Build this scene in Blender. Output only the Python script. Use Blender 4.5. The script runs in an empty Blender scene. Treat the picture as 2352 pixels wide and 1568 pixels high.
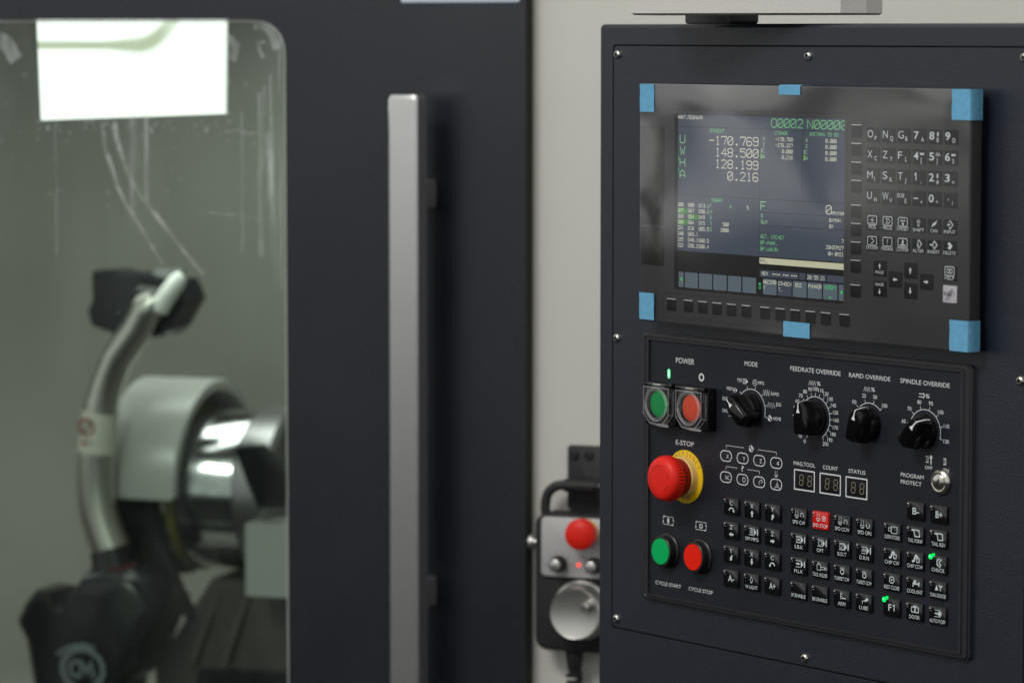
import bpy, math, random
from mathutils import Vector, Matrix
R = math.radians
scene = bpy.context.scene
COL = scene.collection

# ---------------------------------------------------------------- camera
cam_data = bpy.data.cameras.new("camera")
cam = bpy.data.objects.new("camera", cam_data)
COL.objects.link(cam)
PITCH = math.atan(709 / 8000)
cam.location = (0, 0, 0)
cam.rotation_euler = (R(90) - PITCH, 0, 0)
cam_data.sensor_fit = 'HORIZONTAL'
cam_data.sensor_width = 36.0
cam_data.lens = 36.0 * 8000 / 2352
cam_data.clip_start = 0.05
cam_data.clip_end = 200
cam_data.dof.use_dof = True
cam_data.dof.focus_distance = 2.83
cam_data.dof.aperture_fstop = 0.1224 / 0.0200
cam_data.dof.aperture_blades = 9
scene.camera = cam

# ---------------------------------------------------------------- light
world = bpy.data.worlds.new("World")
scene.world = world
world.use_nodes = True
wt = world.node_tree
wt.nodes.clear()
def wn(t, **k):
    n = wt.nodes.new(t)
    for a, b in k.items(): setattr(n, a, b)
    return n
w_out = wn('ShaderNodeOutputWorld'); w_bg = wn('ShaderNodeBackground')
w_tc = wn('ShaderNodeTexCoord'); w_sep = wn('ShaderNodeSeparateXYZ')
w_mr = wn('ShaderNodeMapRange'); w_ramp = wn('ShaderNodeValToRGB')
w_no = wn('ShaderNodeTexNoise'); w_mul = wn('ShaderNodeMix', data_type='RGBA', blend_type='MULTIPLY')
w_nr = wn('ShaderNodeMapRange')
wt.links.new(w_tc.outputs['Generated'], w_sep.inputs[0])
wt.links.new(w_sep.outputs['Z'], w_mr.inputs['Value'])
w_mr.inputs['From Min'].default_value = -0.6; w_mr.inputs['From Max'].default_value = 0.6
wt.links.new(w_mr.outputs[0], w_ramp.inputs[0])
cr = w_ramp.color_ramp
cr.elements[0].position = 0.0; cr.elements[0].color = (0.04, 0.04, 0.04, 1)
cr.elements[1].position = 1.0; cr.elements[1].color = (1.0, 1.0, 0.96, 1)
for p, c in ((0.36, 0.015), (0.43, 0.06), (0.456, 0.18), (0.480, 0.80), (0.51, 1.05)):
    e = cr.elements.new(p); e.color = (c, c, c * 0.97, 1)
wt.links.new(w_tc.outputs['Generated'], w_no.inputs['Vector'])
w_no.inputs['Scale'].default_value = 22.0; w_no.inputs['Detail'].default_value = 1.5
w_nr.inputs['From Min'].default_value = 0.43; w_nr.inputs['From Max'].default_value = 0.54
w_nr.inputs['To Min'].default_value = 0.45; w_nr.inputs['To Max'].default_value = 1.15
wt.links.new(w_no.outputs[0], w_nr.inputs['Value'])
w_mul.inputs[0].default_value = 1.0
wt.links.new(w_ramp.outputs[0], w_mul.inputs[6]); wt.links.new(w_nr.outputs[0], w_mul.inputs[7])
# unseen hall: bright bays and dark blobs shaped for reflections in the film, repeated
def wm(op, a, b=None, c=None, clamp=False):
    n = wt.nodes.new('ShaderNodeMath'); n.operation = op; n.use_clamp = clamp
    for i, q in enumerate((a, b, c)):
        if q is None: continue
        if isinstance(q, (int, float)): n.inputs[i].default_value = q
        else: wt.links.new(q, n.inputs[i])
    return n.outputs[0]
def wbox(v, lo, hi, soft):
    a = wm('DIVIDE', wm('SUBTRACT', v, lo - soft), 2 * soft, clamp=True); b = wm('DIVIDE', wm('SUBTRACT', hi + soft, v), 2 * soft, clamp=True)
    return wm('MULTIPLY', a, b)
az = wm('MULTIPLY', wm('ARCTAN2', wm('MULTIPLY', w_sep.outputs['X'], -1.0), w_sep.outputs['Y']), 57.29578)
el = wm('MULTIPLY', wm('ARCSINE', w_sep.outputs['Z']), 57.29578)
bay = wm('FLOORED_MODULO', wm('SUBTRACT', az, 77.5), 9.0)
lit = wm('MULTIPLY', wbox(bay, 0.4, 4.6, 1.3), wbox(el, -3.3, 2.5, 0.5))
def blob(cx, cy, rx, ry):
    dx = wm('DIVIDE', wm('SUBTRACT', bay, cx), rx); dy = wm('DIVIDE', wm('SUBTRACT', el, cy), ry)
    r = wm('SQRT', wm('ADD', wm('MULTIPLY', dx, dx), wm('MULTIPLY', dy, dy)))
    return wm('SUBTRACT', 1.0, wm('MULTIPLY', wm('SUBTRACT', 1.45, r, clamp=True), 0.72, clamp=True))
dark = wm('MULTIPLY', wm('MULTIPLY', blob(2.4, -1.45, 0.42, 0.55), blob(4.3, -1.40, 0.95, 0.28)), wm('MULTIPLY', blob(4.9, -1.75, 0.3, 0.6), blob(1.9, -2.6, 0.5, 0.8)))
w_add = wn('ShaderNodeMix', data_type='RGBA', blend_type='ADD'); w_add.inputs[0].default_value = 1.0
w_c = wn('ShaderNodeCombineColor'); 
for i_ in range(3): wt.links.new(wm('MULTIPLY', lit, 0.85), w_c.inputs[i_])
wt.links.new(w_mul.outputs[2], w_add.inputs[6]); wt.links.new(w_c.outputs[0], w_add.inputs[7])
w_dk = wn('ShaderNodeMix', data_type='RGBA', blend_type='MULTIPLY'); w_dk.inputs[0].default_value = 1.0
wt.links.new(w_add.outputs[2], w_dk.inputs[6]); wt.links.new(dark, w_dk.inputs[7])
wt.links.new(w_dk.outputs[2], w_bg.inputs[0])
w_bg.inputs[1].default_value = 0.80
wt.links.new(w_bg.outputs[0], w_out.inputs[0])

def area(name, loc, target, sx, sy, power, color):
    l = bpy.data.lights.new(name, 'AREA'); l.shape = 'RECTANGLE'; l.size = sx; l.size_y = sy
    l.energy = power; l.color = color
    o = bpy.data.objects.new(name, l); COL.objects.link(o)
    o.location = loc
    o.rotation_euler = (Vector(target) - Vector(loc)).to_track_quat('-Z', 'Y').to_euler()
    return o
area("ceiling_lamp", (-1.15, 1.6, 1.30), (0.15, 3.1, 0.0), 0.9, 0.5, 33, (1.0, 0.98, 0.93))

scene.view_settings.view_transform = 'Standard'
scene.view_settings.look = 'None'
scene.view_settings.exposure = 0.0
scene.view_settings.gamma = 1.0
scene.cycles.max_bounces = 10
scene.cycles.transparent_max_bounces = 16
scene.cycles.use_denoising = True
scene.cycles.sample_clamp_indirect = 4.0

# ---------------------------------------------------------------- materials
def lin(c):
    return tuple((x / 255 / 12.92) if x / 255 <= 0.04045 else ((x / 255 + 0.055) / 1.055) ** 2.4 for x in c)
MATS = {}
def mat(name, base=(0.5,)*3, rough=0.5, metal=0.0, bump=0.0, bscale=800, bdetail=2.0, spec=0.5, emit=None, estr=1.0,
        trans=0.0, ior=1.45, var=0.0, vscale=30, coat=0.0, rvar=0.0):
    m = bpy.data.materials.new(name); m.use_nodes = True
    nt = m.node_tree; b = nt.nodes['Principled BSDF']
    b.inputs['Base Color'].default_value = (*base, 1)
    b.inputs['Roughness'].default_value = rough
    b.inputs['Metallic'].default_value = metal
    b.inputs['Specular IOR Level'].default_value = spec
    b.inputs['Transmission Weight'].default_value = trans
    b.inputs['IOR'].default_value = ior
    b.inputs['Coat Weight'].default_value = coat
    tc = nt.nodes.new('ShaderNodeTexCoord')
    if emit:
        b.inputs['Emission Color'].default_value = (*emit, 1)
        b.inputs['Emission Strength'].default_value = estr
    if bump:
        n = nt.nodes.new('ShaderNodeTexNoise'); n.inputs['Scale'].default_value = bscale
        n.inputs['Detail'].default_value = bdetail
        bp = nt.nodes.new('ShaderNodeBump'); bp.inputs['Strength'].default_value = bump
        bp.inputs['Distance'].default_value = 0.0006
        nt.links.new(tc.outputs['Object'], n.inputs['Vector'])
        nt.links.new(n.outputs[0], bp.inputs['Height']); nt.links.new(bp.outputs[0], b.inputs['Normal'])
    if var or rvar:
        n2 = nt.nodes.new('ShaderNodeTexNoise'); n2.inputs['Scale'].default_value = vscale
        n2.inputs['Detail'].default_value = 5.0
        nt.links.new(tc.outputs['Object'], n2.inputs['Vector'])
        if var:
            mr = nt.nodes.new('ShaderNodeMapRange')
            mr.inputs['From Min'].default_value = 0.3; mr.inputs['From Max'].default_value = 0.7
            mr.inputs['To Min'].default_value = 1 - var; mr.inputs['To Max'].default_value = 1 + var
            mx = nt.nodes.new('ShaderNodeMix'); mx.data_type = 'RGBA'; mx.blend_type = 'MULTIPLY'
            mx.inputs[0].default_value = 1.0; mx.inputs[6].default_value = (*base, 1)
            nt.links.new(n2.outputs[0], mr.inputs['Value']); nt.links.new(mr.outputs[0], mx.inputs[7])
            nt.links.new(mx.outputs[2], b.inputs['Base Color'])
        if rvar:
            mr = nt.nodes.new('ShaderNodeMapRange')
            mr.inputs['From Min'].default_value = 0.3; mr.inputs['From Max'].default_value = 0.7
            mr.inputs['To Min'].default_value = rough - rvar; mr.inputs['To Max'].default_value = rough + rvar
            nt.links.new(n2.outputs[0], mr.inputs['Value']); nt.links.new(mr.outputs[0], b.inputs['Roughness'])
    MATS[name] = m
    return m
def emis(name, rgb255, s=1.0):
    m = bpy.data.materials.new(name); m.use_nodes = True
    nt = m.node_tree; nt.nodes.clear()
    o = nt.nodes.new('ShaderNodeOutputMaterial'); e = nt.nodes.new('ShaderNodeEmission')
    e.inputs[0].default_value = (*lin(rgb255), 1); e.inputs[1].default_value = s
    nt.links.new(e.outputs[0], o.inputs[0]); MATS[name] = m
    return m
def film_mat(name, tint, gloss, rough, haze, hazecol, noise=None, stripes=False):
    """thin clear sheet: transparent + Fresnel gloss + a little dust and diffuse haze"""
    m = bpy.data.materials.new(name); m.use_nodes = True
    nt = m.node_tree; nt.nodes.clear(); N = nt.nodes.new; L = nt.links.new
    out = N('ShaderNodeOutputMaterial'); tr = N('ShaderNodeBsdfTransparent'); gl = N('ShaderNodeBsdfGlossy')
    df = N('ShaderNodeBsdfDiffuse'); m1 = N('ShaderNodeMixShader'); m2 = N('ShaderNodeMixShader'); fr = N('ShaderNodeLayerWeight')
    pw = N('ShaderNodeMath'); pw.operation = 'POWER'; pw.inputs[1].default_value = 5.0
    ma = N('ShaderNodeMath'); ma.operation = 'MULTIPLY_ADD'; ma.inputs[1].default_value = 0.95; ma.inputs[2].default_value = 0.042
    ml = N('ShaderNodeMath'); ml.operation = 'MULTIPLY'; ml.inputs[1].default_value = gloss; ml.use_clamp = True
    tr.inputs[0].default_value = (*tint, 1); gl.inputs['Roughness'].default_value = rough
    fr.inputs[0].default_value = 0.5; df.inputs[0].default_value = (*hazecol, 1)
    L(fr.outputs['Facing'], pw.inputs[0]); L(pw.outputs[0], ma.inputs[0]); L(ma.outputs[0], ml.inputs[0]); L(ml.outputs[0], m1.inputs[0]); L(tr.outputs[0], m1.inputs[1]); L(gl.outputs[0], m1.inputs[2])
    L(m1.outputs[0], m2.inputs[1]); L(df.outputs[0], m2.inputs[2]); L(m2.outputs[0], out.inputs[0])
    if noise:
        tc = N('ShaderNodeTexCoord'); mp = N('ShaderNodeMapping'); mp.inputs['Scale'].default_value = noise
        no = N('ShaderNodeTexNoise'); no.inputs['Scale'].default_value = 1.0; no.inputs['Detail'].default_value = 6.0
        mr = N('ShaderNodeMapRange'); mr.inputs['From Min'].default_value = 0.42; mr.inputs['From Max'].default_value = 0.75
        mr.inputs['To Min'].default_value = haze * 0.35; mr.inputs['To Max'].default_value = haze * 2.2
        L(tc.outputs['Object'], mp.inputs[0]); L(mp.outputs[0], no.inputs[0]); L(no.outputs[0], mr.inputs[0])
        last = mr.outputs[0]
        # droplet specks
        vo = N('ShaderNodeTexVoronoi'); vo.inputs['Scale'].default_value = 55
        m3 = N('ShaderNodeMapRange'); m3.inputs['From Min'].default_value = 0.05; m3.inputs['From Max'].default_value = 0.10
        m3.inputs['To Min'].default_value = 0.22; m3.inputs['To Max'].default_value = 0.0
        no2 = N('ShaderNodeTexNoise'); no2.inputs['Scale'].default_value = 9
        m4 = N('ShaderNodeMapRange'); m4.inputs['From Min'].default_value = 0.52; m4.inputs['From Max'].default_value = 0.66
        mm = N('ShaderNodeMath'); mm.operation = 'MULTIPLY'; ad = N('ShaderNodeMath'); ad.operation = 'ADD'
        L(tc.outputs['Object'], vo.inputs['Vector']); L(vo.outputs['Distance'], m3.inputs[0])
        L(tc.outputs['Object'], no2.inputs['Vector']); L(no2.outputs[0], m4.inputs[0])
        L(m3.outputs[0], mm.inputs[0]); L(m4.outputs[0], mm.inputs[1])
        if stripes: L(mm.outputs[0], ad.inputs[0]); L(last, ad.inputs[1]); last = ad.outputs[0]
        sz = N('ShaderNodeSeparateXYZ'); mz = N('ShaderNodeMapRange'); mz.inputs['From Min'].default_value = 0.9; mz.inputs['From Max'].default_value = 1.23
        mz.inputs['To Min'].default_value = 0.6; mz.inputs['To Max'].default_value = 2.2; mk_ = N('ShaderNodeMath'); mk_.operation = 'MULTIPLY'
        L(tc.outputs['Object'], sz.inputs[0]); L(sz.outputs['Z'], mz.inputs[0]); L(mz.outputs[0], mk_.inputs[0]); L(last, mk_.inputs[1]); L(mk_.outputs[0], m2.inputs[0])  # haze painted thicker toward the top, imitating the lamp's glow
    else:
        m2.inputs[0].default_value = haze
    MATS[name] = m
    return m

mat('paint', (0.0105, 0.0140, 0.0240), 0.33, bump=0.42, bscale=1000, bdetail=1.0, spec=0.72, rvar=0.03, vscale=6)
mat('door_paint', (0.0090, 0.0110, 0.0185), 0.27, bump=0.25, bscale=1000, bdetail=1.0, spec=0.78, rvar=0.05, vscale=7)
mat('panel_print', (0.0115, 0.013, 0.020), 0.44, bump=0.2, bscale=900, spec=0.35, var=0.14, vscale=12, rvar=0.05)
mat('frame_black', (0.024, 0.024, 0.028), 0.34, bump=0.15, bscale=900, spec=0.4)
mat('groove', (0.006, 0.006, 0.007), 0.7)
mat('bezel', (0.036, 0.036, 0.039), 0.42, bump=0.1, bscale=900)
mat('bezel_key', (0.007, 0.007, 0.009), 0.5, spec=0.15)
mat('slot', (0.014, 0.013, 0.013), 0.5, spec=0.3)
mat('key_black', (0.006, 0.006, 0.007), 0.16, coat=0.3)
mat('key_red', (0.58, 0.012, 0.006), 0.25, coat=0.3)
mat('knob', (0.0035, 0.0035, 0.004), 0.2)
mat('collar', (0.012, 0.012, 0.013), 0.38)
mat('lettering', (0.66, 0.67, 0.69), 0.6)
mat('legend', (0.60, 0.68, 0.70), 0.5)
mat('mdi_legend', (0.74, 0.80, 0.82), 0.5)
mat('white', (0.80, 0.82, 0.82), 0.4)
mat('reset', (0.62, 0.60, 0.66), 0.45)
mat('ink', (0.10, 0.10, 0.11), 0.5)
mat('button_green', (0.002, 0.40, 0.10), 0.5, spec=0.12)
mat('button_red', (0.78, 0.016, 0.006), 0.5, spec=0.12)
mat('lens_red', (0.95, 0.10, 0.035), 0.5, spec=0.12)
mat('stop_red', (0.72, 0.018, 0.010), 0.42, spec=0.3, bump=0.1, bscale=600)
mat('stop_dark', (0.30, 0.008, 0.006), 0.35)
mat('stop_yellow', (0.80, 0.50, 0.008), 0.55, spec=0.2)
mat('stop_collar', (0.72, 0.50, 0.17), 0.55)
mat('steel', (0.62, 0.60, 0.56), 0.22, metal=1.0)
mat('lock_metal', (0.66, 0.62, 0.57), 0.24, metal=1.0)
mat('brushed', (0.74, 0.74, 0.735), 0.22, metal=0.92, bump=0.05, bscale=1500)
mat('wheel_metal', (0.55, 0.55, 0.53), 0.36, metal=0.9)
mat('face_metal', (0.46, 0.46, 0.46), 0.5, metal=0.35)
mat('standoff', (0.13, 0.13, 0.14), 0.4)
mat('wall', (0.60, 0.595, 0.555), 0.55, bump=0.3, bscale=800, bdetail=1.0, var=0.02, vscale=6, spec=0.3)
mat('white_box', (0.54, 0.53, 0.51), 0.45, bump=0.5, bscale=800, bdetail=1.0, spec=0.3)
mat('rubber', (0.012, 0.012, 0.013), 0.6)
mat('gap', (0.004, 0.004, 0.005), 0.7)
mat('plate_blue', (0.60, 0.66, 0.80), 0.4)
mat('tape', (0.13, 0.36, 0.56), 0.75, bump=0.8, bscale=1500, var=0.10, vscale=200, spec=0.2)
mat('seg', (0.24, 0.21, 0.15), 0.5)
mat('inner_wall', (0.235, 0.235, 0.205), 0.5, var=0.12, vscale=2.2)
mat('inner_white', (0.37, 0.375, 0.355), 0.28)
mat('chrome', (0.50, 0.50, 0.51), 0.14, metal=1.0)
mat('chrome_dark', (0.34, 0.33, 0.34), 0.32, metal=0.9)
mat('arm_steel', (0.56, 0.55, 0.50), 0.33, metal=1.0)
mat('black_plastic', (0.005, 0.007, 0.009), 0.25)
mat('black_soft', (0.008, 0.009, 0.011), 0.7)
mat('casting', (0.055, 0.048, 0.040), 0.5, var=0.25, vscale=25)
mat('cap_white', (0.92, 0.93, 0.90), 0.35)
mat('sticker', (0.62, 0.62, 0.55), 0.6)
mat('sticker_red', (0.28, 0.04, 0.03), 0.6)
mat('emblem', (0.16, 0.19, 0.20), 0.6)
mat('yellow_dull', (0.11, 0.105, 0.012), 0.6)
mat('glass_edge', (0.70, 0.78, 0.72), 0.3)
mat('cord_red', (0.07, 0.006, 0.006), 0.6)
emis('led_green', (10, 235, 90), 1.6)
emis('led_core', (150, 255, 190), 2.0)
emis('led_red', (255, 60, 45), 2.5)
emis('led_red_core', (255, 190, 180), 2.5)
emis('lcd_bg', (66, 74, 86)); emis('lcd_dark', (27, 26, 28)); emis('lcd_key', (88, 100, 108)); emis('lcd_bar', (196, 196, 166))
emis('lcd_line', (26, 28, 38)); emis('lcd_white', (206, 208, 188)); emis('lcd_green', (110, 186, 128)); emis('lcd_hi', (52, 128, 44))
emis('lcd_pale', (140, 196, 150)); emis('lcd_bright', (60, 200, 110)); emis('lcd_ink', (50, 60, 130))
film_mat('film', (0.93, 0.93, 0.93), 3.1, 0.018, 0.006, (0.75, 0.74, 0.74))
film_mat('clear', (0.93, 0.94, 0.95), 2.2, 0.05, 0.01, (0.8, 0.8, 0.8))
film_mat('clear_edge_glint', (0.95, 0.95, 0.95), 4.0, 0.08, 0.22, (0.85, 0.85, 0.88))  # pale haze mixed in to imitate bright internal reflections
film_mat('window_glass', (0.75, 0.84, 0.78), 0.22, 0.02, 0.022, (0.75, 0.85, 0.80), noise=(14, 8, 4.0), stripes=True)

# work-light diffuser: a lamp whose frame shows as a dim olive bar through the panel
m = bpy.data.materials.new('lamp_diffuser'); m.use_nodes = True; nt = m.node_tree; nt.nodes.clear()
o_ = nt.nodes.new('ShaderNodeOutputMaterial'); e_ = nt.nodes.new('ShaderNodeEmission')
e_.inputs[0].default_value = (0.97, 1.0, 0.95, 1); e_.inputs[1].default_value = 1.6
nt.links.new(e_.outputs[0], o_.inputs[0]); MATS['lamp_diffuser'] = m
# the lamp's own inner bar shows softly through the diffuser
def mth(op, a, b=None, c=None):
    n = nt.nodes.new('ShaderNodeMath'); n.operation = op
    for i, q in enumerate((a, b, c)):
        if q is None: continue
        if isinstance(q, (int, float)): n.inputs[i].default_value = q
        else: nt.links.new(q, n.inputs[i])
    return n.outputs[0]
tc_ = nt.nodes.new('ShaderNodeTexCoord'); sx_ = nt.nodes.new('ShaderNodeSeparateXYZ'); nt.links.new(tc_.outputs['Object'], sx_.inputs[0])
X_, Z_ = sx_.outputs['X'], sx_.outputs['Z']
rise = mth('MULTIPLY', mth('POWER', mth('MAXIMUM', mth('SUBTRACT', X_, 0.004), 0.0), 2.0), 14.0)
dist = mth('ABSOLUTE', mth('SUBTRACT', mth('SUBTRACT', Z_, 0.0785), rise))
wide = mth('ADD', 0.0055, mth('MULTIPLY', mth('MAXIMUM', mth('SUBTRACT', X_, -0.03), 0.0), 0.12))
k_ = nt.nodes.new('ShaderNodeMapRange'); k_.interpolation_type = 'SMOOTHSTEP'; nt.links.new(mth('DIVIDE', dist, wide), k_.inputs[0])
k_.inputs['From Min'].default_value = 0.25; k_.inputs['From Max'].default_value = 1.2; k_.inputs['To Min'].default_value = 0.85; k_.inputs['To Max'].default_value = 0.0
fade = nt.nodes.new('ShaderNodeMapRange'); nt.links.new(X_, fade.inputs[0]); fade.inputs['From Min'].default_value = 0.03; fade.inputs['From Max'].default_value = 0.075; fade.inputs['To Min'].default_value = 1.0; fade.inputs['To Max'].default_value = 0.0
mx_ = nt.nodes.new('ShaderNodeMix'); mx_.data_type = 'RGBA'; mx_.inputs[6].default_value = (0.97, 1.0, 0.95, 1); mx_.inputs[7].default_value = (0.30, 0.33, 0.20, 1)
nt.links.new(mth('MULTIPLY', k_.outputs[0], fade.outputs[0]), mx_.inputs[0]); nt.links.new(mx_.outputs[2], e_.inputs[0])
emis('lamp_bar', (196, 200, 160), 0.95)
emis('lamp_side', (232, 240, 226), 1.0)

# ---------------------------------------------------------------- frames (places in the room)
CAM_T = PITCH
F = 8000 * 2560 / 2352.0
def ray(x, y):
    a = (x - 1280) / F; b = -(y - 853.5) / F
    return Vector((a, math.cos(CAM_T) + b * math.sin(CAM_T), -math.sin(CAM_T) + b * math.cos(CAM_T)))
class Frame:
    def __init__(s, phi, x, y, Z):
        s.phi = phi; s.P0 = ray(x, y) * Z
        s.U = Vector((math.cos(phi), -math.sin(phi), 0)); s.N = Vector((-math.sin(phi), -math.cos(phi), 0)); s.V = Vector((0, 0, 1))
    def P(s, u, v, w): return s.P0 + s.U * (u / 1000) + s.V * (v / 1000) + s.N * (w / 1000)
# origin of FP: top left corner of the display unit; FD: door edge at the wall; FI: spindle axis
FP = Frame(R(51.4), 1480 + 267 / 2.1778, 180 + 70 / 2.1778, 2.946)
FD = Frame(R(20), 1225 * 1.08844, 784 * 1.08844, 3.5)
FI = Frame(R(20), 425 * 1.08844, 1110 * 1.08844, 4.3)

# ---------------------------------------------------------------- mesh builder, millimetres (u right, v up, w out)
def rrect(cx, cy, w, h, r, n=5):
    r = max(min(r, w / 2 - 1e-3, h / 2 - 1e-3), 1e-3); P = []
    for k, (sx, sy) in enumerate(((1, 1), (-1, 1), (-1, -1), (1, -1))):
        for i in range(n + 1):
            a = R(90 * k + 90 * i / n)
            P.append((cx + sx * (w / 2 - r) + r * math.cos(a), cy + sy * (h / 2 - r) + r * math.sin(a)))
    return P
def rbox(u0, u1, v0, v1, r, n=5): return rrect((u0 + u1) / 2, (v0 + v1) / 2, abs(u1 - u0), abs(v1 - v0), r, n)
def circ(cx, cy, r, n=32, a0=0): return [(cx + r * math.cos(R(a0) + 2 * math.pi * i / n), cy + r * math.sin(R(a0) + 2 * math.pi * i / n)) for i in range(n)]
def arc(cx, cy, r, a0, a1, n=16):
    """angles clockwise from straight up, degrees"""
    return [(cx + r * math.sin(R(a0 + (a1 - a0) * i / n)), cy + r * math.cos(R(a0 + (a1 - a0) * i / n))) for i in range(n + 1)]

class MB:
    def __init__(s): s.v = []; s.f = []; s.m = []; s.mats = []; s.k = 0
    def mi(s, m):
        if m not in s.mats: s.mats.append(m)
        return s.mats.index(m)
    def add(s, vs, fs, m):
        b = len(s.v); s.v += [tuple(p) for p in vs]; i = s.mi(m)
        for f in fs: s.f.append([b + q for q in f]); s.m.append(i)
        return s
    def loft(s, rings, m, cap0=True, cap1=True, closed=True):
        n = len(rings[0]); vs = [p for r in rings for p in r]; fs = []
        for j in range(len(rings) - 1):
            for i in range(n if closed else n - 1):
                a = j * n + i; b = j * n + (i + 1) % n
                fs.append((a, b, b + n, a + n))
        if cap0: fs.append(tuple(range(n))[::-1])
        if cap1: fs.append(tuple((len(rings) - 1) * n + i for i in range(n)))
        return s.add(vs, fs, m)
    def slab(s, u0, u1, v0, v1, w0, w1, m, r=1.0, b=0.4, n=4):
        """rounded plate with a bevelled front edge"""
        def ring(ins, w): return [(x, y, w) for x, y in rbox(u0 + ins, u1 - ins, v0 + ins, v1 - ins, max(r - ins, 0.05), n)]
        return s.loft([ring(0, w0), ring(0, w1 - b), ring(b * 0.3, w1 - b * 0.3), ring(b, w1)], m)
    def poly(s, pts, w0, w1, m, b=0.0):
        return s.loft([[(x, y, w0) for x, y in pts], [(x, y, w1) for x, y in pts]], m)
    def flat(s, pts, w, m): return s.add([(x, y, w) for x, y in pts], [tuple(range(len(pts)))], m)
    def rect(s, u0, u1, v0, v1, w, m): return s.flat([(u0, v0), (u1, v0), (u1, v1), (u0, v1)], w, m)
    def ring(s, out, inn, w, m):
        n = len(out)
        return s.add([(x, y, w) for x, y in out] + [(x, y, w) for x, y in inn], [(i, (i + 1) % n, n + (i + 1) % n, n + i) for i in range(n)], m)
    def wallring(s, o0, w0, o1, w1, m):
        n = len(o0)
        return s.add([(x, y, w0) for x, y in o0] + [(x, y, w1) for x, y in o1], [(i, (i + 1) % n, n + (i + 1) % n, n + i) for i in range(n)], m)
    def lathe(s, cx, cy, prof, m, n=40, cap0=False, cap1=True, knurl=None):
        rings = []
        for j, (r, w) in enumerate(prof):
            rg = []
            for i in range(n):
                a = 2 * math.pi * i / n
                rr = r + (knurl[1] * (1 if i % 2 else -1) if knurl and knurl[0] <= j <= knurl[2] else 0)
                rg.append((cx + rr * math.cos(a), cy + rr * math.sin(a), w))
            rings.append(rg)
        return s.loft(rings, m, cap0, cap1)
    def tube(s, path, r, m, n=14, caps=True):
        P = [Vector(p) for p in path]; rings = []; rr = r if isinstance(r, (list, tuple)) else [r] * len(P)
        t0 = (P[1] - P[0]).normalized(); up = Vector((0, 0, 1)) if abs(t0.z) < 0.9 else Vector((1, 0, 0))
        x = t0.cross(up).normalized()
        for i, p in enumerate(P):
            t = (P[min(i + 1, len(P) - 1)] - P[max(i - 1, 0)]).normalized()
            x = (x - t * x.dot(t)).normalized(); y = t.cross(x)
            rings.append([tuple(p + (x * math.cos(2 * math.pi * k / n) + y * math.sin(2 * math.pi * k / n)) * rr[i]) for k in range(n)])
        return s.loft(rings, m, caps, caps)
    def hcyl(s, prof, cv, cw, m, n=32, cap0=True, cap1=True, a0=0, a1=360):
        """lathe about a horizontal axis along u; prof = [(u, r)]"""
        full = a1 - a0 >= 360; k = n if full else n + 1
        rings = [[(u, cv + r * math.sin(R(a0 + (a1 - a0) * i / n)), cw + r * math.cos(R(a0 + (a1 - a0) * i / n))) for i in range(k)] for u, r in prof]
        return s.loft(rings, m, cap0 and full, cap1 and full, closed=full)
    def stroke(s, pts, wd, w, m, closed=False):
        """mitred ribbon lying flat"""
        s.k += 1; w = w + (s.k % 9) * 0.006; P = [Vector(p) for p in pts]; n = len(P); L = []; Rr = []
        for i in range(n):
            a = P[i - 1] if (i > 0 or closed) else None; c = P[(i + 1) % n] if (i < n - 1 or closed) else None
            d1 = (P[i] - a).normalized() if a is not None else None; d2 = (c - P[i]).normalized() if c is not None else None
            if d1 is None: d1 = d2
            if d2 is None: d2 = d1
            t = d1 + d2
            if t.length < 1e-4: t = d1
            t.normalize(); nn = Vector((-t.y, t.x)); k = min(1 / max(nn.dot(Vector((-d1.y, d1.x))), 0.35), 2.2) * wd / 2
            L.append((P[i].x + nn.x * k, P[i].y + nn.y * k, w)); Rr.append((P[i].x - nn.x * k, P[i].y - nn.y * k, w))
        fs = [(i, n + i, n + (i + 1) % n, (i + 1) % n) for i in range(n if closed else n - 1)]
        return s.add(L + Rr, fs, m)
    def text(s, t, u, v, h, w, m, width=None, align='l', sx=0.82, rot=0.0, bold=0.0):
        bold = 0.0 if t in ('1', ) else min(bold + 0.001, 0.016)
        """built-in sans face; h is the cap height, v the baseline"""
        vs, fs, x0, x1 = glyphs(t, bold)
        k = h / CAPH; kx = k * sx if width is None else width / max(x1 - x0, 1e-6)
        off = {'l': x0, 'c': (x0 + x1) / 2, 'r': x1}[align]; c, sn = math.cos(R(rot)), math.sin(R(rot))
        pts = []
        for x, y in vs:
            X = (x - off) * kx; Y = y * k
            pts.append((u + X * c - Y * sn, v + X * sn + Y * c, w))
        return s.add(pts, fs, m)
    def scr(s, t, u, v, h, p, w, m, st, align='l'):
        """terminal stroke letters on a fixed pitch"""
        gw = p * 0.80; n = len(t)
        if align == 'r': u = u - (n - 1) * p - gw
        for i, ch in enumerate(t):
            for line in GLYPH.get(ch, ()):
                s.stroke([(u + i * p + x / 4 * gw, v + y / 6 * h) for x, y in line], st, w, m)
        return s
    def clip_u(s, umax):
        """cut everything to u <= umax"""
        vs, fs, ms = [], [], []
        for f, mi in zip(s.f, s.m):
            P = [s.v[i] for i in f]; out = []
            for i, a in enumerate(P):
                b = P[(i + 1) % len(P)]
                if a[0] <= umax: out.append(a)
                if (a[0] - umax) * (b[0] - umax) < 0:
                    t = (umax - a[0]) / (b[0] - a[0]); out.append(tuple(a[q] + (b[q] - a[q]) * t for q in range(3)))
            if len(out) > 2: fs.append(list(range(len(vs), len(vs) + len(out)))); vs += out; ms.append(mi)
        s.v, s.f, s.m = vs, fs, ms
        return s

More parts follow.
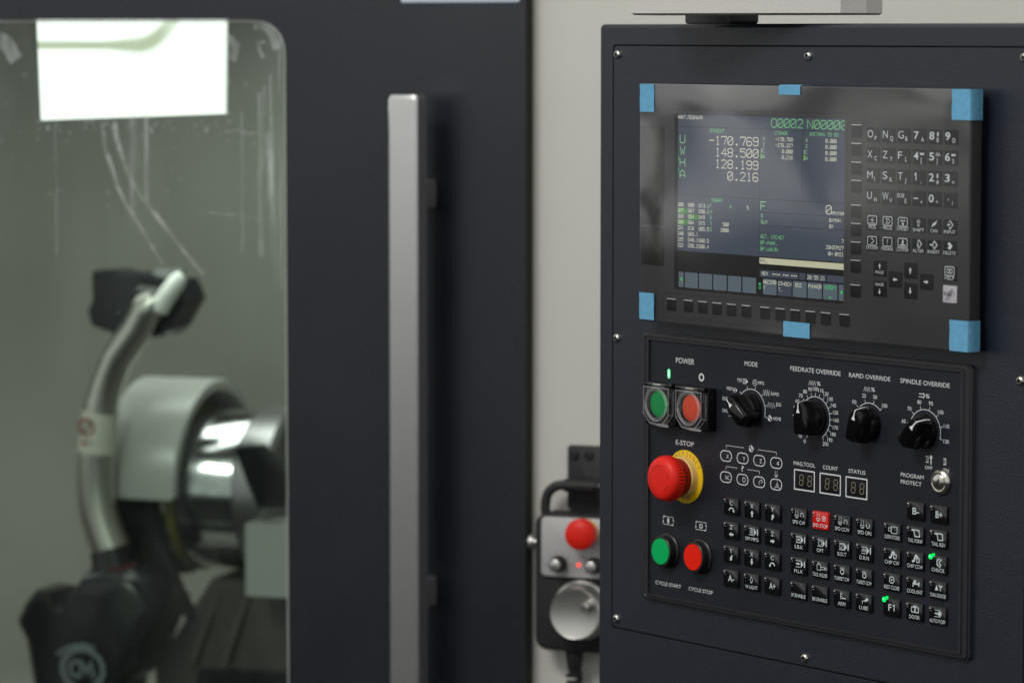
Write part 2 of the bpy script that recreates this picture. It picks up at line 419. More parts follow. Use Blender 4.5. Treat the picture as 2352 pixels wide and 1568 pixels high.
_G = {}
def glyphs(t, bold=0.0):
    key = (t, bold)
    if key in _G: return _G[key]
    c = bpy.data.curves.new('txt', 'FONT'); c.body = t; c.size = 1.0; c.resolution_u = 4; c.offset = bold
    o = bpy.data.objects.new('txt', c); COL.objects.link(o)
    me = bpy.data.meshes.new_from_object(o.evaluated_get(bpy.context.evaluated_depsgraph_get()))
    vs = [(q.co.x, q.co.y) for q in me.vertices]; fs = []
    for p in me.polygons:
        f = list(p.vertices)
        if p.normal.z < 0: f.reverse()
        fs.append(f)
    bpy.data.objects.remove(o); bpy.data.meshes.remove(me); bpy.data.curves.remove(c)
    xs = [q[0] for q in vs] or [0, 1]
    _G[key] = (vs, fs, min(xs), max(xs))
    return _G[key]
CAPH = 1.0
CAPH = max(q[1] for q in glyphs('H')[0])

# stroke letters, 4 x 6 grid
def _g(s): return [[(float(p[0]) if p[0] != 'h' else 2, float(p[1:])) for p in l.split()] for l in s.split('|')]
_S = {
 '0': "10 30 41 45 36 16 05 01 10|01 45", '1': "15 26 20|10 30", '2': "05 16 36 45 44 00 40", '3': "05 16 36 45 44 33 42 41 30 10 01|33 13",
 '4': "30 36 02 42", '5': "46 06 04 34 43 41 30 10 01", '6': "45 36 16 05 01 10 30 41 42 33 13 02", '7': "05 06 46 45 20",
 '8': "13 04 05 16 36 45 44 33 13 02 01 10 30 41 42 33", '9': "01 10 30 41 45 36 16 05 04 13 33 44", '-': "03 43", ':': "21 21.5|24 24.5",
 '/': "00 46", '%': "00 46|05 15|31 41", '*': "03 43|21.5 24.5|12 34", '>': "00 43 06", '_': "00 40", '(': "30 21 25 36", ')': "10 21 25 16",
 'A': "00 04 26 44 40|02 42", 'B': "00 06 36 45 44 33 03|33 42 41 30 00", 'C': "45 36 16 05 01 10 30 41", 'D': "00 06 26 44 42 20 00",
 'E': "46 06 00 40|03 33", 'F': "46 06 00|03 33", 'G': "45 36 16 05 01 10 30 41 43 23", 'H': "00 06|40 46|03 43", 'I': "10 30|20 26|16 36",
 'L': "06 00 40", 'M': "00 06 23 46 40", 'N': "00 06 40 46", 'O': "10 30 41 45 36 16 05 01 10", 'S': "45 36 16 05 04 13 33 42 41 30 10 01",
 'T': "06 46|26 20", 'U': "06 01 10 30 41 46", 'W': "06 10 24 30 46", 'X': "00 46|06 40", 'Z': "06 46 00 40",
 'Ф': "20 26|14.5 04 02.5 12 32 42.5 44 34.5 14.5", 'К': "00 06|46 03 40", 'П': "00 06 46 40", 'З': "05 16 36 45 44 33 42 41 30 10 01|33 13",
 'И': "06 00 46 40", 'Ц': "06 01 41 40|31 36", 'Я': "40 46 16 05 04 13 43|23 00", 'Д': "00 01 41 40|11 15 26 36 31", 'Л': "00 15 26 46 40",
 'Р': "00 06 36 45 44 33 03", 'У': "06 04 13 43|46 41 30 10", 'Ч': "06 04 13 43|46 40", 'Б': "46 06 00 30 41 42 33 03", 'Ю': "00 06|03 13|20 15 26 36 45 41 30 20",
 'Й': "06 00 46 40|17 37",
}
_S.update({'А': _S['A'], 'В': _S['B'], 'С': _S['C'], 'Е': _S['E'], 'Н': _S['H'], 'М': _S['M'], 'О': _S['O'], 'Т': _S['T']})
GLYPH = {k: _g(v) for k, v in _S.items()}
GLYPH['.'] = [[(1.6, 0), (2.4, 0), (2.4, 0.7), (1.6, 0.7), (1.6, 0)]]

# ---------------------------------------------------------------- scene graph helpers
class Node:
    def __init__(s, ob, frame, org): s.ob = ob; s.frame = frame; s.org = org
def tag(ob, label=None, cat=None, group=None, kind=None):
    if label: ob['label'] = label
    if cat: ob['category'] = cat
    if group: ob['group'] = group
    if kind: ob['kind'] = kind
def root(name, frame, org, label, cat, group=None):
    o = bpy.data.objects.new(name, None); COL.objects.link(o); o.empty_display_size = 0.02
    o.location = frame.P(*org); o.rotation_euler = (0, 0, -frame.phi)
    tag(o, label, cat, group)
    return Node(o, frame, org)
def to_mesh(name, mb, org=(0, 0, 0), smooth=True):
    me = bpy.data.meshes.new(name)
    me.from_pydata([((x - org[0]) / 1000, -(z - org[2]) / 1000, (y - org[1]) / 1000) for x, y, z in mb.v], [], mb.f)
    for m in mb.mats: me.materials.append(MATS[m])
    me.polygons.foreach_set('material_index', mb.m)
    me.polygons.foreach_set('use_smooth', [smooth] * len(me.polygons))
    if smooth: me.set_sharp_from_angle(angle=R(38))
    me.update()
    return me
def part(name, mb, parent, org=None, label=None, smooth=True, mesh=None):
    """mesh of absolute frame coordinates, hung under parent; org is its own origin"""
    org = org or parent.org
    me = mesh or to_mesh(name, mb, org, smooth)
    o = bpy.data.objects.new(name, me); COL.objects.link(o); o.parent = parent.ob
    d = [org[i] - parent.org[i] for i in range(3)]
    o.location = (d[0] / 1000, -d[2] / 1000, d[1] / 1000)
    if label: o['label'] = label
    return Node(o, parent.frame, org)
def solo(name, mb, frame, org, label=None, cat=None, group=None, kind=None, smooth=True):
    me = to_mesh(name, mb, org, smooth)
    o = bpy.data.objects.new(name, me); COL.objects.link(o)
    o.location = frame.P(*org); o.rotation_euler = (0, 0, -frame.phi)
    tag(o, label, cat, group, kind)
    return Node(o, frame, org)

# ================================================================ machine wall and door (frame FD)
mb = MB()
mb.add([(-12, -900, 0), (1500, -900, 0), (1500, 900, 0), (-12, 900, 0), (-12, -900, -40), (1500, -900, -40), (1500, 900, -40), (-12, 900, -40)],
       [(0, 1, 2, 3), (5, 4, 7, 6), (4, 0, 3, 7), (1, 5, 6, 2), (3, 2, 6, 7), (4, 5, 1, 0)], 'wall')
solo('machine_wall', mb, FD, (700, -900, 0), 'warm white painted sheet metal wall of the lathe between door and control cabinet', 'machine wall', smooth=False)

DW = 22.0
door = root('sliding_door', FD, (-130, -900, 0), 'dark grey lathe door with a rounded window and a long aluminium handle', 'door')
W0, W1, V0, V1 = -700, -260.5, -760, 322
outer = rbox(-760, -0.5, -900, 900, 3, 6); inner = rbox(W0, W1, V0, V1, 33, 6)
mb = MB()
mb.ring(outer, inner, DW, 'door_paint')
mb.wallring(inner, DW, inner, -8, 'frame_black')
mb.wallring(outer, 1, outer, DW, 'gap')
mb.ring(outer, inner, 1, 'door_paint')
part('door_panel', mb, door)
mb = MB(); i2 = rbox(W0 + .6, W1 - .6, V0 + .6, V1 - .6, 32.6, 6); i3 = rbox(W0 + 2.2, W1 - 2.2, V0 + 2.2, V1 - 2.2, 31.0, 6)
mb.ring(i2, i3, 18.6, 'glass_edge'); mb.wallring(i2, 12, i2, 18.6, 'glass_edge')
part('window_edge', mb, door)
mb = MB(); mb.flat(rbox(W0 + .7, W1 - .7, V0 + .7, V1 - .7, 32.5, 6), 17, 'window_glass')
glass = part('window_glass', mb, door, label='greenish safety glass with dust, splashes, pale wavy lines and painted lamp glow')
mb = MB()
for pts, wd in (([(-471.4, 216.5), (-469, 203), (-467.7, 189.3), (-459, 168), (-453.1, 148.8), (-444, 131), (-433.3, 117.4), (-423, 101), (-413.6, 86.1), (-402, 70)], 4.2),
                ([(-456.3, 216.6), (-454, 200), (-450.1, 187.3), (-443, 168), (-436, 152), (-425, 138), (-403.4, 113.4), (-388, 96), (-373.9, 77.9), (-355, 60)], 5.0),
                ([(-292, 300), (-291, 292), (-287, 283)], 2.4)):
    mb.stroke(pts, wd, 17.3, 'wavy_line_film')  # pale wavy ribbons lying on the glass
film_mat('smear', (0.97, 0.98, 0.97), 0.3, 0.3, 0.10, (0.85, 0.92, 0.9), noise=(90, 60, 14))
film_mat('droplet', (0.95, 0.97, 0.95), 0.6, 0.2, 0.42, (0.9, 0.95, 0.92))
film_mat('wavy_line_film', (0.95, 0.97, 0.95), 0.3, 0.3, 0.17, (0.8, 0.85, 0.8), noise=(60, 60, 60))
part('wavy_line', mb, glass)
random.seed(11)
mb = MB()
for i in range(16):          # run-down marks of dried coolant, denser toward the right edge
    uu = -266 - 34 * random.random() ** 1.2 if i < 9 else random.uniform(-600, -300); vt = random.uniform(200, 318); ln = random.uniform(40, 190)
    mb.stroke([(uu + random.uniform(-.8, .8), vt - ln * q_ / 6) for q_ in range(7)], random.uniform(1.5, 6), 17.25, 'smear')
mb.stroke([(-296, 318), (-284, 315), (-276, 306), (-271, 292)], 9, 17.2, 'smear'); mb.stroke([(-328, 305), (-318, 296), (-322, 280)], 9, 17.2, 'smear'); mb.stroke([(-595, 305), (-580, 296), (-570, 280)], 16, 17.2, 'smear')
mb.stroke([(-330, 207), (-318, 209), (-300, 205)], 3.5, 17.2, 'smear'); mb.stroke([(-350, 124), (-320, 122), (-290, 118)], 2.0, 17.2, 'smear')
o_s = part('dried_smear', mb, glass)
mb = MB()
for i in range(150):
    if i < 50: uu, vv = random.uniform(-552, -330), random.gauss(214, 5) + (random.uniform(-16, 0) if i % 3 == 0 else 0)
    elif i < 80: uu, vv = random.gauss(-330, 4), random.uniform(215, 320)
    else: uu, vv = random.uniform(-600, -266), 320 - abs(random.gauss(0, 110))
    mb.flat(circ(uu, vv, random.uniform(.35, 1.15) * (1.3 if i % 9 == 0 else 1), 7), 17.45, 'droplet')
o_s = part('water_spots', mb, glass); o_s.ob['kind'] = 'stuff'
# long handle: bevelled bar on two stand-offs
hp = part('handle', MB().loft([[(x, y, w) for x, y, w in ring] for ring in (
    [[(-119.6 + i, vv, 66 + 0), (-88.8 - 0, vv, 66), (-88.8, vv, 90), (-90.6, vv, 91.6), (-117.8, vv, 91.6), (-119.6, vv, 90)] for vv, i in ((-520, 0), (243.5, 0))])], 'brushed'), door, (-104, 0, 66))
mb = MB(); mb.loft([[(-119.6, 243.5, 66), (-88.8, 243.5, 66), (-88.8, 243.5, 90), (-90.6, 243.5, 91.6), (-117.8, 243.5, 91.6), (-119.6, 243.5, 90)],
                    [(-118, 247.6, 67.5), (-90.4, 247.6, 67.5), (-90.4, 247.6, 88.6), (-92, 247.6, 90), (-116.2, 247.6, 90), (-118, 247.6, 88.6)]], 'brushed')
part('end_cap', mb, hp)
for vv in (147.5, -254.5):
    mb = MB(); mb.slab(-112, -96, vv - 14.5, vv + 14.5, DW, 66.2, 'standoff', r=2, b=0.2)
    part('standoff', mb, hp, (-104, vv, DW))
mb = MB(); mb.slab(-133, -6.5, 338.7, 420, DW, DW + 1.5, 'plate_blue', r=2)
solo('door_sign', mb, FD, (-70, 338.7, DW), 'pale blue plate on the dark door, only its lower edge in view at the top', 'sign')

# seal strip between the door and the wall
# ================================================================ machine interior (frame FI), seen through the glass
mb = MB(); mb.add([(-900, -700, -430), (420, -700, -430), (420, 900, -430), (-900, 900, -430)], [(0, 1, 2, 3)], 'inner_wall')
cur = [(-300 - 600 * math.sin(R(q_ * 9)), -429 + 430 * (1 - math.cos(R(q_ * 9)))) for q_ in range(11)]
mb.add([(x, y, w) for x, w in cur for y in (-700, 900)], [(2 * i, 2 * i + 1, 2 * i + 3, 2 * i + 2) for i in range(10)], 'inner_wall')
solo('interior_wall', mb, FI, (0, -700, -430), 'grey green sheet metal back wall inside the lathe', 'machine interior wall', kind='structure')
mb = MB(); mb.add([(-900, -330, -430), (420, -330, -430), (420, -430, 330), (-900, -430, 330)], [(0, 1, 2, 3)], 'inner_wall')
solo('interior_floor', mb, FI, (0, -430, 0), 'sloping grey chip tray at the bottom of the lathe interior', 'chip tray', kind='structure', smooth=False)
mb = MB(); mb.add([(420, -700, -430), (420, -700, 330), (420, 900, 330), (420, 900, -430)], [(0, 1, 2, 3)], 'inner_wall')
mb.add([(-900, -700, -430), (-900, -700, 330), (-900, 900, 330), (-900, 900, -430)], [(3, 2, 1, 0)], 'inner_wall')
mb.add([(-900, 620, -430), (420, 620, -430), (420, 620, 560), (-900, 620, 560)], [(0, 1, 2, 3)], 'inner_wall')
solo('interior_side_wall', mb, FI, (0, 620, 0), 'grey green side walls and roof of the lathe interior', 'machine interior wall', kind='structure', smooth=False)

sp = root('spindle_head', FI, (0, 0, 0), 'white arched spindle cover with a chrome three jaw chuck behind the window', 'spindle')
mb = MB(); mb.hcyl([(-52, 118), (-52, 131), (42, 131), (46, 129), (46, 118), (-46, 118)], 0, 0, 'inner_white', n=28, a0=0, a1=180)
mb.add([(-52, 0, 131), (44, 0, 131), (44, -3, 131), (-52, -3, 131)], [(0, 3, 2, 1)], 'inner_white')
part('spindle_cover', mb, sp, label='white half round cover')
mb = MB(); mb.hcyl([(8, 92), (8, 97), (104, 97), (107, 95), (107, 60)], -3, 0, 'chrome')
part('chuck_body', mb, sp)
mb = MB(); mb.hcyl([(107, 84), (108, 100), (112, 104), (150, 104), (155, 98), (155, 40)], -3, 0, 'chrome_dark')
part('chuck_face', mb, sp)
for a in (100, -58, -110, 150):
    ca, sa = math.cos(R(a)), math.sin(R(a)); mb = MB()
    rg = []
    for u, k in ((140, 1), (178, 1), (184, 0.8)):
        rg.append([(u, (rr * sa + t * ca * k) - 3, rr * ca - t * sa * k) for rr, t in ((48, -17), (112, -17), (118, 0), (112, 17), (48, 17))])
    mb.loft(rg, 'chrome_dark'); part('chuck_jaw', mb, sp)
mb = MB(); jw = [(124, 62), (130, 66), (152, 66), (182, 34), (184, -6), (154, -8), (140, 22)]
mb.loft([[(x, y, 96) for x, y in jw][::1], [(x, y, 122) for x, y in jw], [(154 + (x - 154) * .94, 30 + (y - 30) * .94, 126) for x, y in jw]][::-1], 'black_plastic')
part('soft_jaw', mb, sp, label='dark blocky jaw facing the window')
mb = MB(); mb.hcyl([(20, 98), (20, 101), (31, 101), (31, 98)], -3, 0, 'yellow_dull', cap0=False, cap1=False)
part('warning_band', mb, sp, label='dull yellow band round the spindle')
mb = MB(); mb.hcyl([(-46, 96), (-46, 108), (8, 108), (8, 90)], -3, 0, 'black_soft')
part('spindle_nose', mb, sp)

arm = root('tool_probe_arm', FI, (-25, -90, 150), 'bent steel tube arm with a black head, standing before the white spindle cover', 'probe arm')
path = [(26, 232, 150), (22.7, 224.5, 150), (9.2, 202, 150), (-3, 186, 150), (-15.6, 169, 150), (-24.7, 148.7, 150), (-31, 133, 150), (-36.3, 116, 150), (-41, 88, 150), (-44.8, 57, 150), (-46, 36, 150),
        (-46.4, 16, 150), (-45.5, -2, 150), (-42, -22, 150), (-34, -45, 150), (-24, -68, 150)]
mb = MB(); mb.tube(path, [18.6] * 3 + [19.5] * 4 + [20.5, 21.8, 22.3, 22.5, 22.7, 23, 23.4, 24, 24.6], 'arm_steel', n=22)
tube = part('tube', mb, arm)
def tube_pt(k):
    i = min(int(k), len(path) - 2); t = k - i
    return Vector(path[i]).lerp(Vector(path[i + 1]), t)
rad = [18.6] * 3 + [19.5] * 4 + [20.5, 21.8, 22.3, 22.5, 22.7, 23, 23.4, 24, 24.6]
def wrap(m, k0, k1, a0, a1, extra, n=10):
    mbx = MB(); rings = []
    for j in range(9):
        k = k0 + (k1 - k0) * j / 8; p = tube_pt(k); i = min(int(k), len(rad) - 2); r = rad[i] + (rad[i + 1] - rad[i]) * (k - i) + extra
        d = (tube_pt(min(k + .3, 14.9)) - tube_pt(max(k - .3, 0))).normalized(); x = Vector((0, 0, 1)); y = x.cross(d).normalized()
        rings.append([tuple(p + (x * math.cos(R(a0 + (a1 - a0) * q / n)) + y * math.sin(R(a0 + (a1 - a0) * q / n))) * r) for q in range(n + 1)])
    return mbx.loft(rings, m, False, False, closed=False)
part('warning_sticker', wrap('sticker', 7.45, 9.15, -95, 95, 0.35), tube, label='white sticker with a red prohibition ring')
mb = MB(); c = tube_pt(8.05)
mb.stroke([(x - 7.0, y, c.z) for x, y in []] or [(c.x - 6 + 9 * math.cos(R(a)), c.y + 9.5 * math.sin(R(a))) for a in range(0, 360, 24)], 3.6, 172.2, 'sticker_red', closed=True)
mb.stroke([(c.x - 12, c.y - 7), (c.x, c.y + 6)], 3, 172.2, 'ink')
mb.stroke([(c.x - 13, c.y - 19), (c.x + 2, c.y - 19)], 4, 172.2, 'sticker_red')
part('sticker_print', mb, tube)
mb = MB()
head = [(-55, 236.5), (-62, 222), (-57.6, 204), (-26, 195), (8, 190), (36, 193), (51, 205), (71, 238), (66, 252), (60, 262), (44, 262), (20, 268), (-14.5, 268), (-27.8, 271.4), (-55.7, 269.8)]
mb.loft([[(x, y, 88) for x, y in head], [(x, y, 134) for x, y in head], [(x * .96, 230 + (y - 230) * .93, 140) for x, y in head]], 'black_plastic')
hd = part('head', mb, arm, (0, 230, 140))
mb = MB(); tp = [(5, 246, 141), (43, 243, 141), (60, 272, 118), (24, 272, 118)]
mb.loft([tp, [(x, y + 2.5, w + 4) for x, y, w in tp]], 'black_plastic'); part('head_lid', mb, hd)
mb = MB(); mb.tube([(40, 228, 152), (50, 243, 152), (62, 262, 146), (66, 268, 142)], [12, 11.5, 10.5, 7], 'cap_white', n=14); part('stylus', mb, hd, label='white stylus cap catching the lamp light')
mb = MB(); mb.tube([(22, 223, 151), (27, 231, 151), (36, 240, 150)], [19.5, 19.5, 14], 'arm_steel', n=20); part('clamp_ring', mb, hd)
mb = MB()
bag = [(-46, -84), (10, -80), (28, -94), (41, -108), (47.7, -131), (40, -150), (23.4, -173), (24.9, -195), (-4, -223), (-12, -300), (-110, -300), (-121, -230.8), (-130.9, -173), (-143.7, -150), (-132, -127), (-119.6, -113.8), (-103.9, -116.1), (-97, -133), (-81.4, -132.2), (-62, -104)]
def sc(f, w): return [(-45 + (x + 45) * f, -160 + (y + 160) * f, w) for x, y in bag]
mb.loft([sc(.9, 90), sc(1, 105), sc(1, 165), sc(.93, 182), sc(.85, 188)], 'black_plastic')
hs = part('housing', mb, arm, (-45, -160, 150), label='black plastic housing with a pale round emblem')
mb = MB(); mb.tube([(-26, -60, 150), (-22, -74, 150), (-18, -92, 152)], [27, 29, 30], 'black_plastic', n=20); part('elbow', mb, hs)
mb = MB(); mb.tube([(-12, -78, 160), (-24, -84, 178), (2, -80, 182), (18, -74, 172)], 2.2, 'cord_red', n=8); part('cord', mb, hs, label='thin red cord')
mb = MB()
ec = (-47, -202)
mb.stroke([(ec[0] + 27 * math.cos(R(a)), ec[1] + 24 * math.sin(R(a))) for a in range(0, 360, 15)], 6, 189, 'emblem', closed=True)
mb.stroke([(ec[0] - 4, ec[1] - 11), (ec[0] - 1, ec[1] + 8), (ec[0] + 5, ec[1] - 4), (ec[0] + 11, ec[1] + 8), (ec[0] + 15, ec[1] - 11)], 4.5, 189, 'emblem')
mb.stroke([(ec[0] - 8 + 9 * math.cos(R(a)), ec[1] + 9 * math.sin(R(a))) for a in range(50, 311, 20)], 4.5, 189.1, 'emblem')
mb.stroke([(ec[0] - 34, ec[1] + 16), (ec[0] - 18, ec[1] + 26), (ec[0], ec[1] + 30), (ec[0] + 16, ec[1] + 27)], 4, 189, 'emblem')
part('emblem', mb, hs)
mb = MB(); hose = []
for i in range(40):
    t = i / 39; hose.append((-20 + 78 * t + 6 * math.sin(t * 5), 0 - 150 * math.sin(t * math.pi / 2) - 8, 95 - 40 * t))
mb.tube(hose, 9, 'black_soft', n=10)
solo('coolant_hose', mb, FI, (0, -150, 80), 'black rubber hose curving below the spindle cover', 'hose')
mb = MB(); mb.loft([[(140, -112, 70), (220, -112, 70), (220, -24, 70), (140, -26, 70)], [(140, -112, 130), (220, -112, 130), (220, -24, 130), (140, -26, 130)]], 'inner_white')
solo('white_block', mb, FI, (160, -112, 100), 'pale grey block beside the chuck at the right edge of the window', 'machine block', smooth=False)
mb = MB()
mb.loft([[(58, -104, -120), (230, -104, -120), (230, -340, -120), (-10, -340, -120), (-2, -211, -120)][::-1], [(64, -106, 60), (230, -106, 60), (230, -340, 90), (4, -340, 90), (-4, -214, 80)][::-1]], 'casting')
mb.loft([[(60, -212, 80), (240, -206, 80), (240, -340, 80), (40, -340, 80)][::-1], [(62, -214, 100), (240, -208, 100), (240, -340, 100), (42, -340, 100)][::-1]], 'black_plastic')
for k in range(3):
    mb.loft([[(30 + 40 * k, -125, 60), (36 + 40 * k, -125, 60), (10 + 42 * k, -205, 84), (4 + 42 * k, -205, 84)][::-1], [(30 + 40 * k, -125, 66), (36 + 40 * k, -125, 66), (10 + 42 * k, -205, 90), (4 + 42 * k, -205, 90)][::-1]], 'casting')
solo('machine_casting', mb, FI, (100, -340, 0), 'brown oily casting with ribs under the chuck, lower right of the window', 'casting', smooth=False)

# work light close behind the glass
wl = root('work_light', FD, (-440, 217, -10), 'glowing white work light panel at the top of the door window', 'lamp')
q = [(-547.6, 217), (-335.3, 225.5), (-333.0, 345), (-552, 345)]
mb = MB(); mb.loft([[(x, y, 1) for x, y in q], [(x, y, 6) for x, y in q]], 'lamp_side', cap1=False)
mb.flat([(x, y) for x, y in q], 6, 'lamp_diffuser'); part('diffuser', mb, wl, smooth=False)
def area_f(name, fr, loc, tgt, sx, sy, power, color):
    return area(name, fr.P(*loc), fr.P(*tgt), sx, sy, power, color)
area_f('interior_lamp', FI, (60, 585, 60), (20, 0, 30), 0.56, 0.30, 3.8, (0.96, 1.0, 0.94))

area_f('interior_fill_left', FI, (-420, 560, 60), (-420, -200, -100), 0.3, 0.2, 0.7, (0.97, 1.0, 0.93))  # unseen fill added to brighten the left interior wall

# ================================================================ pendant on the wall (frame FD)
br = root('pendant_bracket', FD, (54, -150, 0), 'black steel hook plate with two screws on the white wall', 'bracket')
mb = MB(); mb.slab(38, 78, -168, -102.5, 0.4, 4.5, 'frame_black', r=4); part('hook_plate', mb, br)
for uu in (43.8 + 1, 60.6):
    mb = MB(); mb.lathe(uu, -112, [(5, 4.5), (5, 6.5), (4.2, 7.6), (2.2, 7.8), (2.0, 6.4)], 'frame_black', n=20); part('screw', mb, br, (uu, -112, 4.5))
pd = root('handwheel_pendant', FD, (60, -306, 8), 'handheld pendant with a red stop button and a silver hand wheel', 'hand control')
mb = MB()
mb.slab(14.5, 101, -306, -168, 8, 36, 'rubber', r=13, b=2.5, n=6); body = part('body', mb, pd, (60, -240, 8))
mb = MB(); mb.slab(21.5, 99, -231.5, -169.5, 36, 40, 'rubber', r=5, b=1); part('upper_housing', mb, body)
mb = MB(); mb.slab(23.2, 97.5, -230, -170.6, 40, 41.3, 'face_metal', r=5, b=0.4)
fp = part('face_plate', mb, pd, (60, -200, 40))
mb = MB()
for cx, n0, a0, a1 in ((42.5, 8, -130, 130), (79.5, 6, -90, 90)):
    for i in range(n0):
        a = a0 + (a1 - a0) * i / (n0 - 1)
        mb.stroke([(cx + 10.2 * math.sin(R(a)), -216.5 + 10.2 * math.cos(R(a))), (cx + 11.8 * math.sin(R(a)), -216.5 + 11.8 * math.cos(R(a)))], 0.8, 41.5, 'ink')
for i, t in enumerate(('OFF', 'X', 'Y', 'Z', '4')): mb.text(t, 42.5 + 14 * math.sin(R(-100 + 50 * i)), -217.5 + 14 * math.cos(R(-100 + 50 * i)), 1.9, 41.5, 'ink', align='c')
for i, t in enumerate(('X1', 'X10', 'X100')): mb.text(t, 79.5 + 14 * math.sin(R(-60 + 60 * i)), -217.5 + 14 * math.cos(R(-60 + 60 * i)), 1.9, 41.5, 'ink', align='c')
mb.text('+', 70, -227, 3, 41.5, 'ink', align='c'); mb.text('-', 56, -227, 3, 41.5, 'ink', align='c')
part('printed_scale', mb, fp)
sb = part('stop_button', MB().lathe(70.5, -184, [(11, 41.3), (11, 50), (15, 52), (15.6, 60), (14.6, 64), (11, 66.6), (5, 67.6)], 'stop_red', n=36), pd, (70.5, -184, 41.3))
part('collar', MB().lathe(70.5, -184, [(13, 41.3), (13, 44), (11, 44.4)], 'stop_collar', n=30, cap1=False), sb)
for cx in (42.5, 79.5):
    k = part('selector_knob', MB().lathe(cx, -216.8, [(8.2, 41.3), (7.6, 50), (6.6, 54.5)], 'rubber', n=28, knurl=(0, .35, 1)), pd, (cx, -216.8, 41.3))
    part('knob_cap', MB().lathe(cx, -216.8, [(5.6, 54.5), (5.6, 55.2), (5.0, 55.6)], 'wheel_metal', n=24), k)
part('indicator_lamp', MB().lathe(62.8, -217.3, [(1.6, 41.3), (1.6, 42.6), (.9, 43.3)], 'led_red', n=16), pd, (62.8, -217.3, 41.3), label='lit red lamp')
hw = part('hand_wheel', MB().lathe(65, -263, [(30, 36), (30.4, 38), (30, 40), (27.6, 42), (26.2, 58), (26.0, 60.5), (25.0, 61.8), (24.2, 61.4)], 'wheel_metal', n=64), pd, (65, -263, 36))
part('crank_knob', MB().lathe(78, -255, [(3.6, 61.2), (3.2, 63), (4.4, 64), (4.6, 70), (3.4, 71.5)], 'steel', n=22), hw)
gp = [(22, -170, 24), (21.5, -160, 24), (24.5, -149, 24), (32, -142.5, 24), (42, -140.5, 24), (76, -140.5, 24), (88, -143, 24), (94, -151, 24), (95, -170, 24)]
def smooth_path(P, k=3):
    P = [Vector(p) for p in P]; out = []
    for i in range(len(P) - 1):
        a, b, c, d = P[max(i - 1, 0)], P[i], P[i + 1], P[min(i + 2, len(P) - 1)]
        for j in range(k):
            t = j / k
            out.append(0.5 * ((2 * b) + (c - a) * t + (2 * a - 5 * b + 4 * c - d) * t * t + (3 * b - 3 * c + d - a) * t ** 3))
    return [tuple(p) for p in out + [P[-1]]]
gr = part('carry_handle', MB().tube(smooth_path(gp), 5.0, 'frame_black', n=14), pd)
part('grip', MB().tube([(41, -140.6, 24), (42.5, -140.6, 24), (76, -140.6, 24), (77.5, -140.6, 24)], [5, 6.6, 6.6, 5], 'rubber', n=16), gr)
mb = MB(); mb.hcyl([(3.5, 4), (4.4, 7.2), (7.5, 8), (9, 7.4), (9, 5), (15, 5)], -199.5, 22, 'wheel_metal', n=24); part('enable_button', mb, pd, label='silver side button')
mb = MB(); mb.lathe(52, 0, [(9, 0)], 'rubber') if False else None
mb = MB(); mb.tube([(52, -304, 22), (52, -312, 22), (52, -326, 22), (52, -330, 22)], [9, 9, 7, 5], 'rubber', n=16)
cb = part('cable_boot', mb, pd)
coil = [(52 + 7 * math.cos(a * .55), -329 - a * 0.62, 22 + 7 * math.sin(a * .55)) for a in range(0, 170)]
part('coiled_cable', MB().tube(coil, 2.3, 'rubber', n=7), cb)

# ================================================================ white arm housing above the cabinet
ah = root('support_arm', FD, (370, 320, 520), 'white boxy support arm with a chamfered corner above the control cabinet', 'support arm')
cs = [(285, 560), (461, 560), (478, 543), (478, 490), (285, 490)]
mb = MB(); mb.loft([[(x, 323, w) for x, w in [(287, 558), (459.5, 558), (476, 541.5), (476, 492), (287, 492)]], [(x, 324.5, w) for x, w in cs], [(x, 480, w) for x, w in cs]], 'white_box')
part('arm_cover', mb, ah, smooth=True)

# ================================================================ control cabinet (frame FP)
cab = root('control_cabinet', FP, (180, -620, -110), 'dark grey textured control cabinet with a screwed front plate', 'control cabinet')
CW = -19.0
o = rbox(-77.6, 470, -640, 51, 3.2, 5); g = rbox(-59.4, 428.6, -473.6, 33.6, 4, 5); gi = rbox(-57.9, 427.1, -472.1, 32.1, 3.4, 5)
def inset(u0, u1, v0, v1, r, i): return rbox(u0 + i, u1 - i, v0 + i, v1 - i, max(r - i, .2), 5)
mb = MB()
mb.loft([[(x, y, w) for x, y in inset(-77.6, 470, -640, 51, 4.2, i)] for i, w in ((0, CW - 100), (0, CW - 3.2), (.9, CW - .95), (3.2, CW))], 'paint', cap1=False)
mb.ring(inset(-77.6, 470, -640, 51, 4.2, 3.2), g, CW, 'paint')
mb.wallring(g, CW, g, CW - 2.5, 'groove'); mb.flat(g, CW - 2.5, 'groove')
part('cabinet_body', mb, cab)
mb = MB(); mb.loft([[(x, y, w) for x, y in inset(-58.2, 427.4, -472.4, 32.4, 3.6, i)] for i, w in ((0, CW - 2.4), (0, CW - .3), (.3, CW + .05))], 'paint')
part('front_plate', mb, cab)
def screw_mesh(cx, cy, w):
    m_ = MB(); m_.lathe(cx, cy, [(3.9, w), (3.9, w + .5), (3.5, w + 1.5), (2.8, w + 2.2), (1.9, w + 2.55), (1.7, w + 2.5)], 'steel', n=30, cap1=False)
    m_.loft([[(x, y, w + 2.5) for x, y in circ(cx, cy, 1.7, 30)], [(x, y, w + 2.5) for x, y in circ(cx, cy, 1.5, 30)], [(x, y, w + .6) for x, y in circ(cx, cy, 1.35, 30)]], 'groove', cap0=False)
    return m_
sm = None
for (x, y) in ((-52.6, 25), (185, 25), (421.5, 25), (-52.6, -219.5), (421.5, -219.7), (-52.4, -465), (186.4, -466), (421.5, -466)):
    if sm is None:
        n_ = part('screw', screw_mesh(x, y, CW + .05), cab, (x, y, CW)); sm = n_.ob.data
    else: part('screw', None, cab, (x, y, CW), mesh=sm)
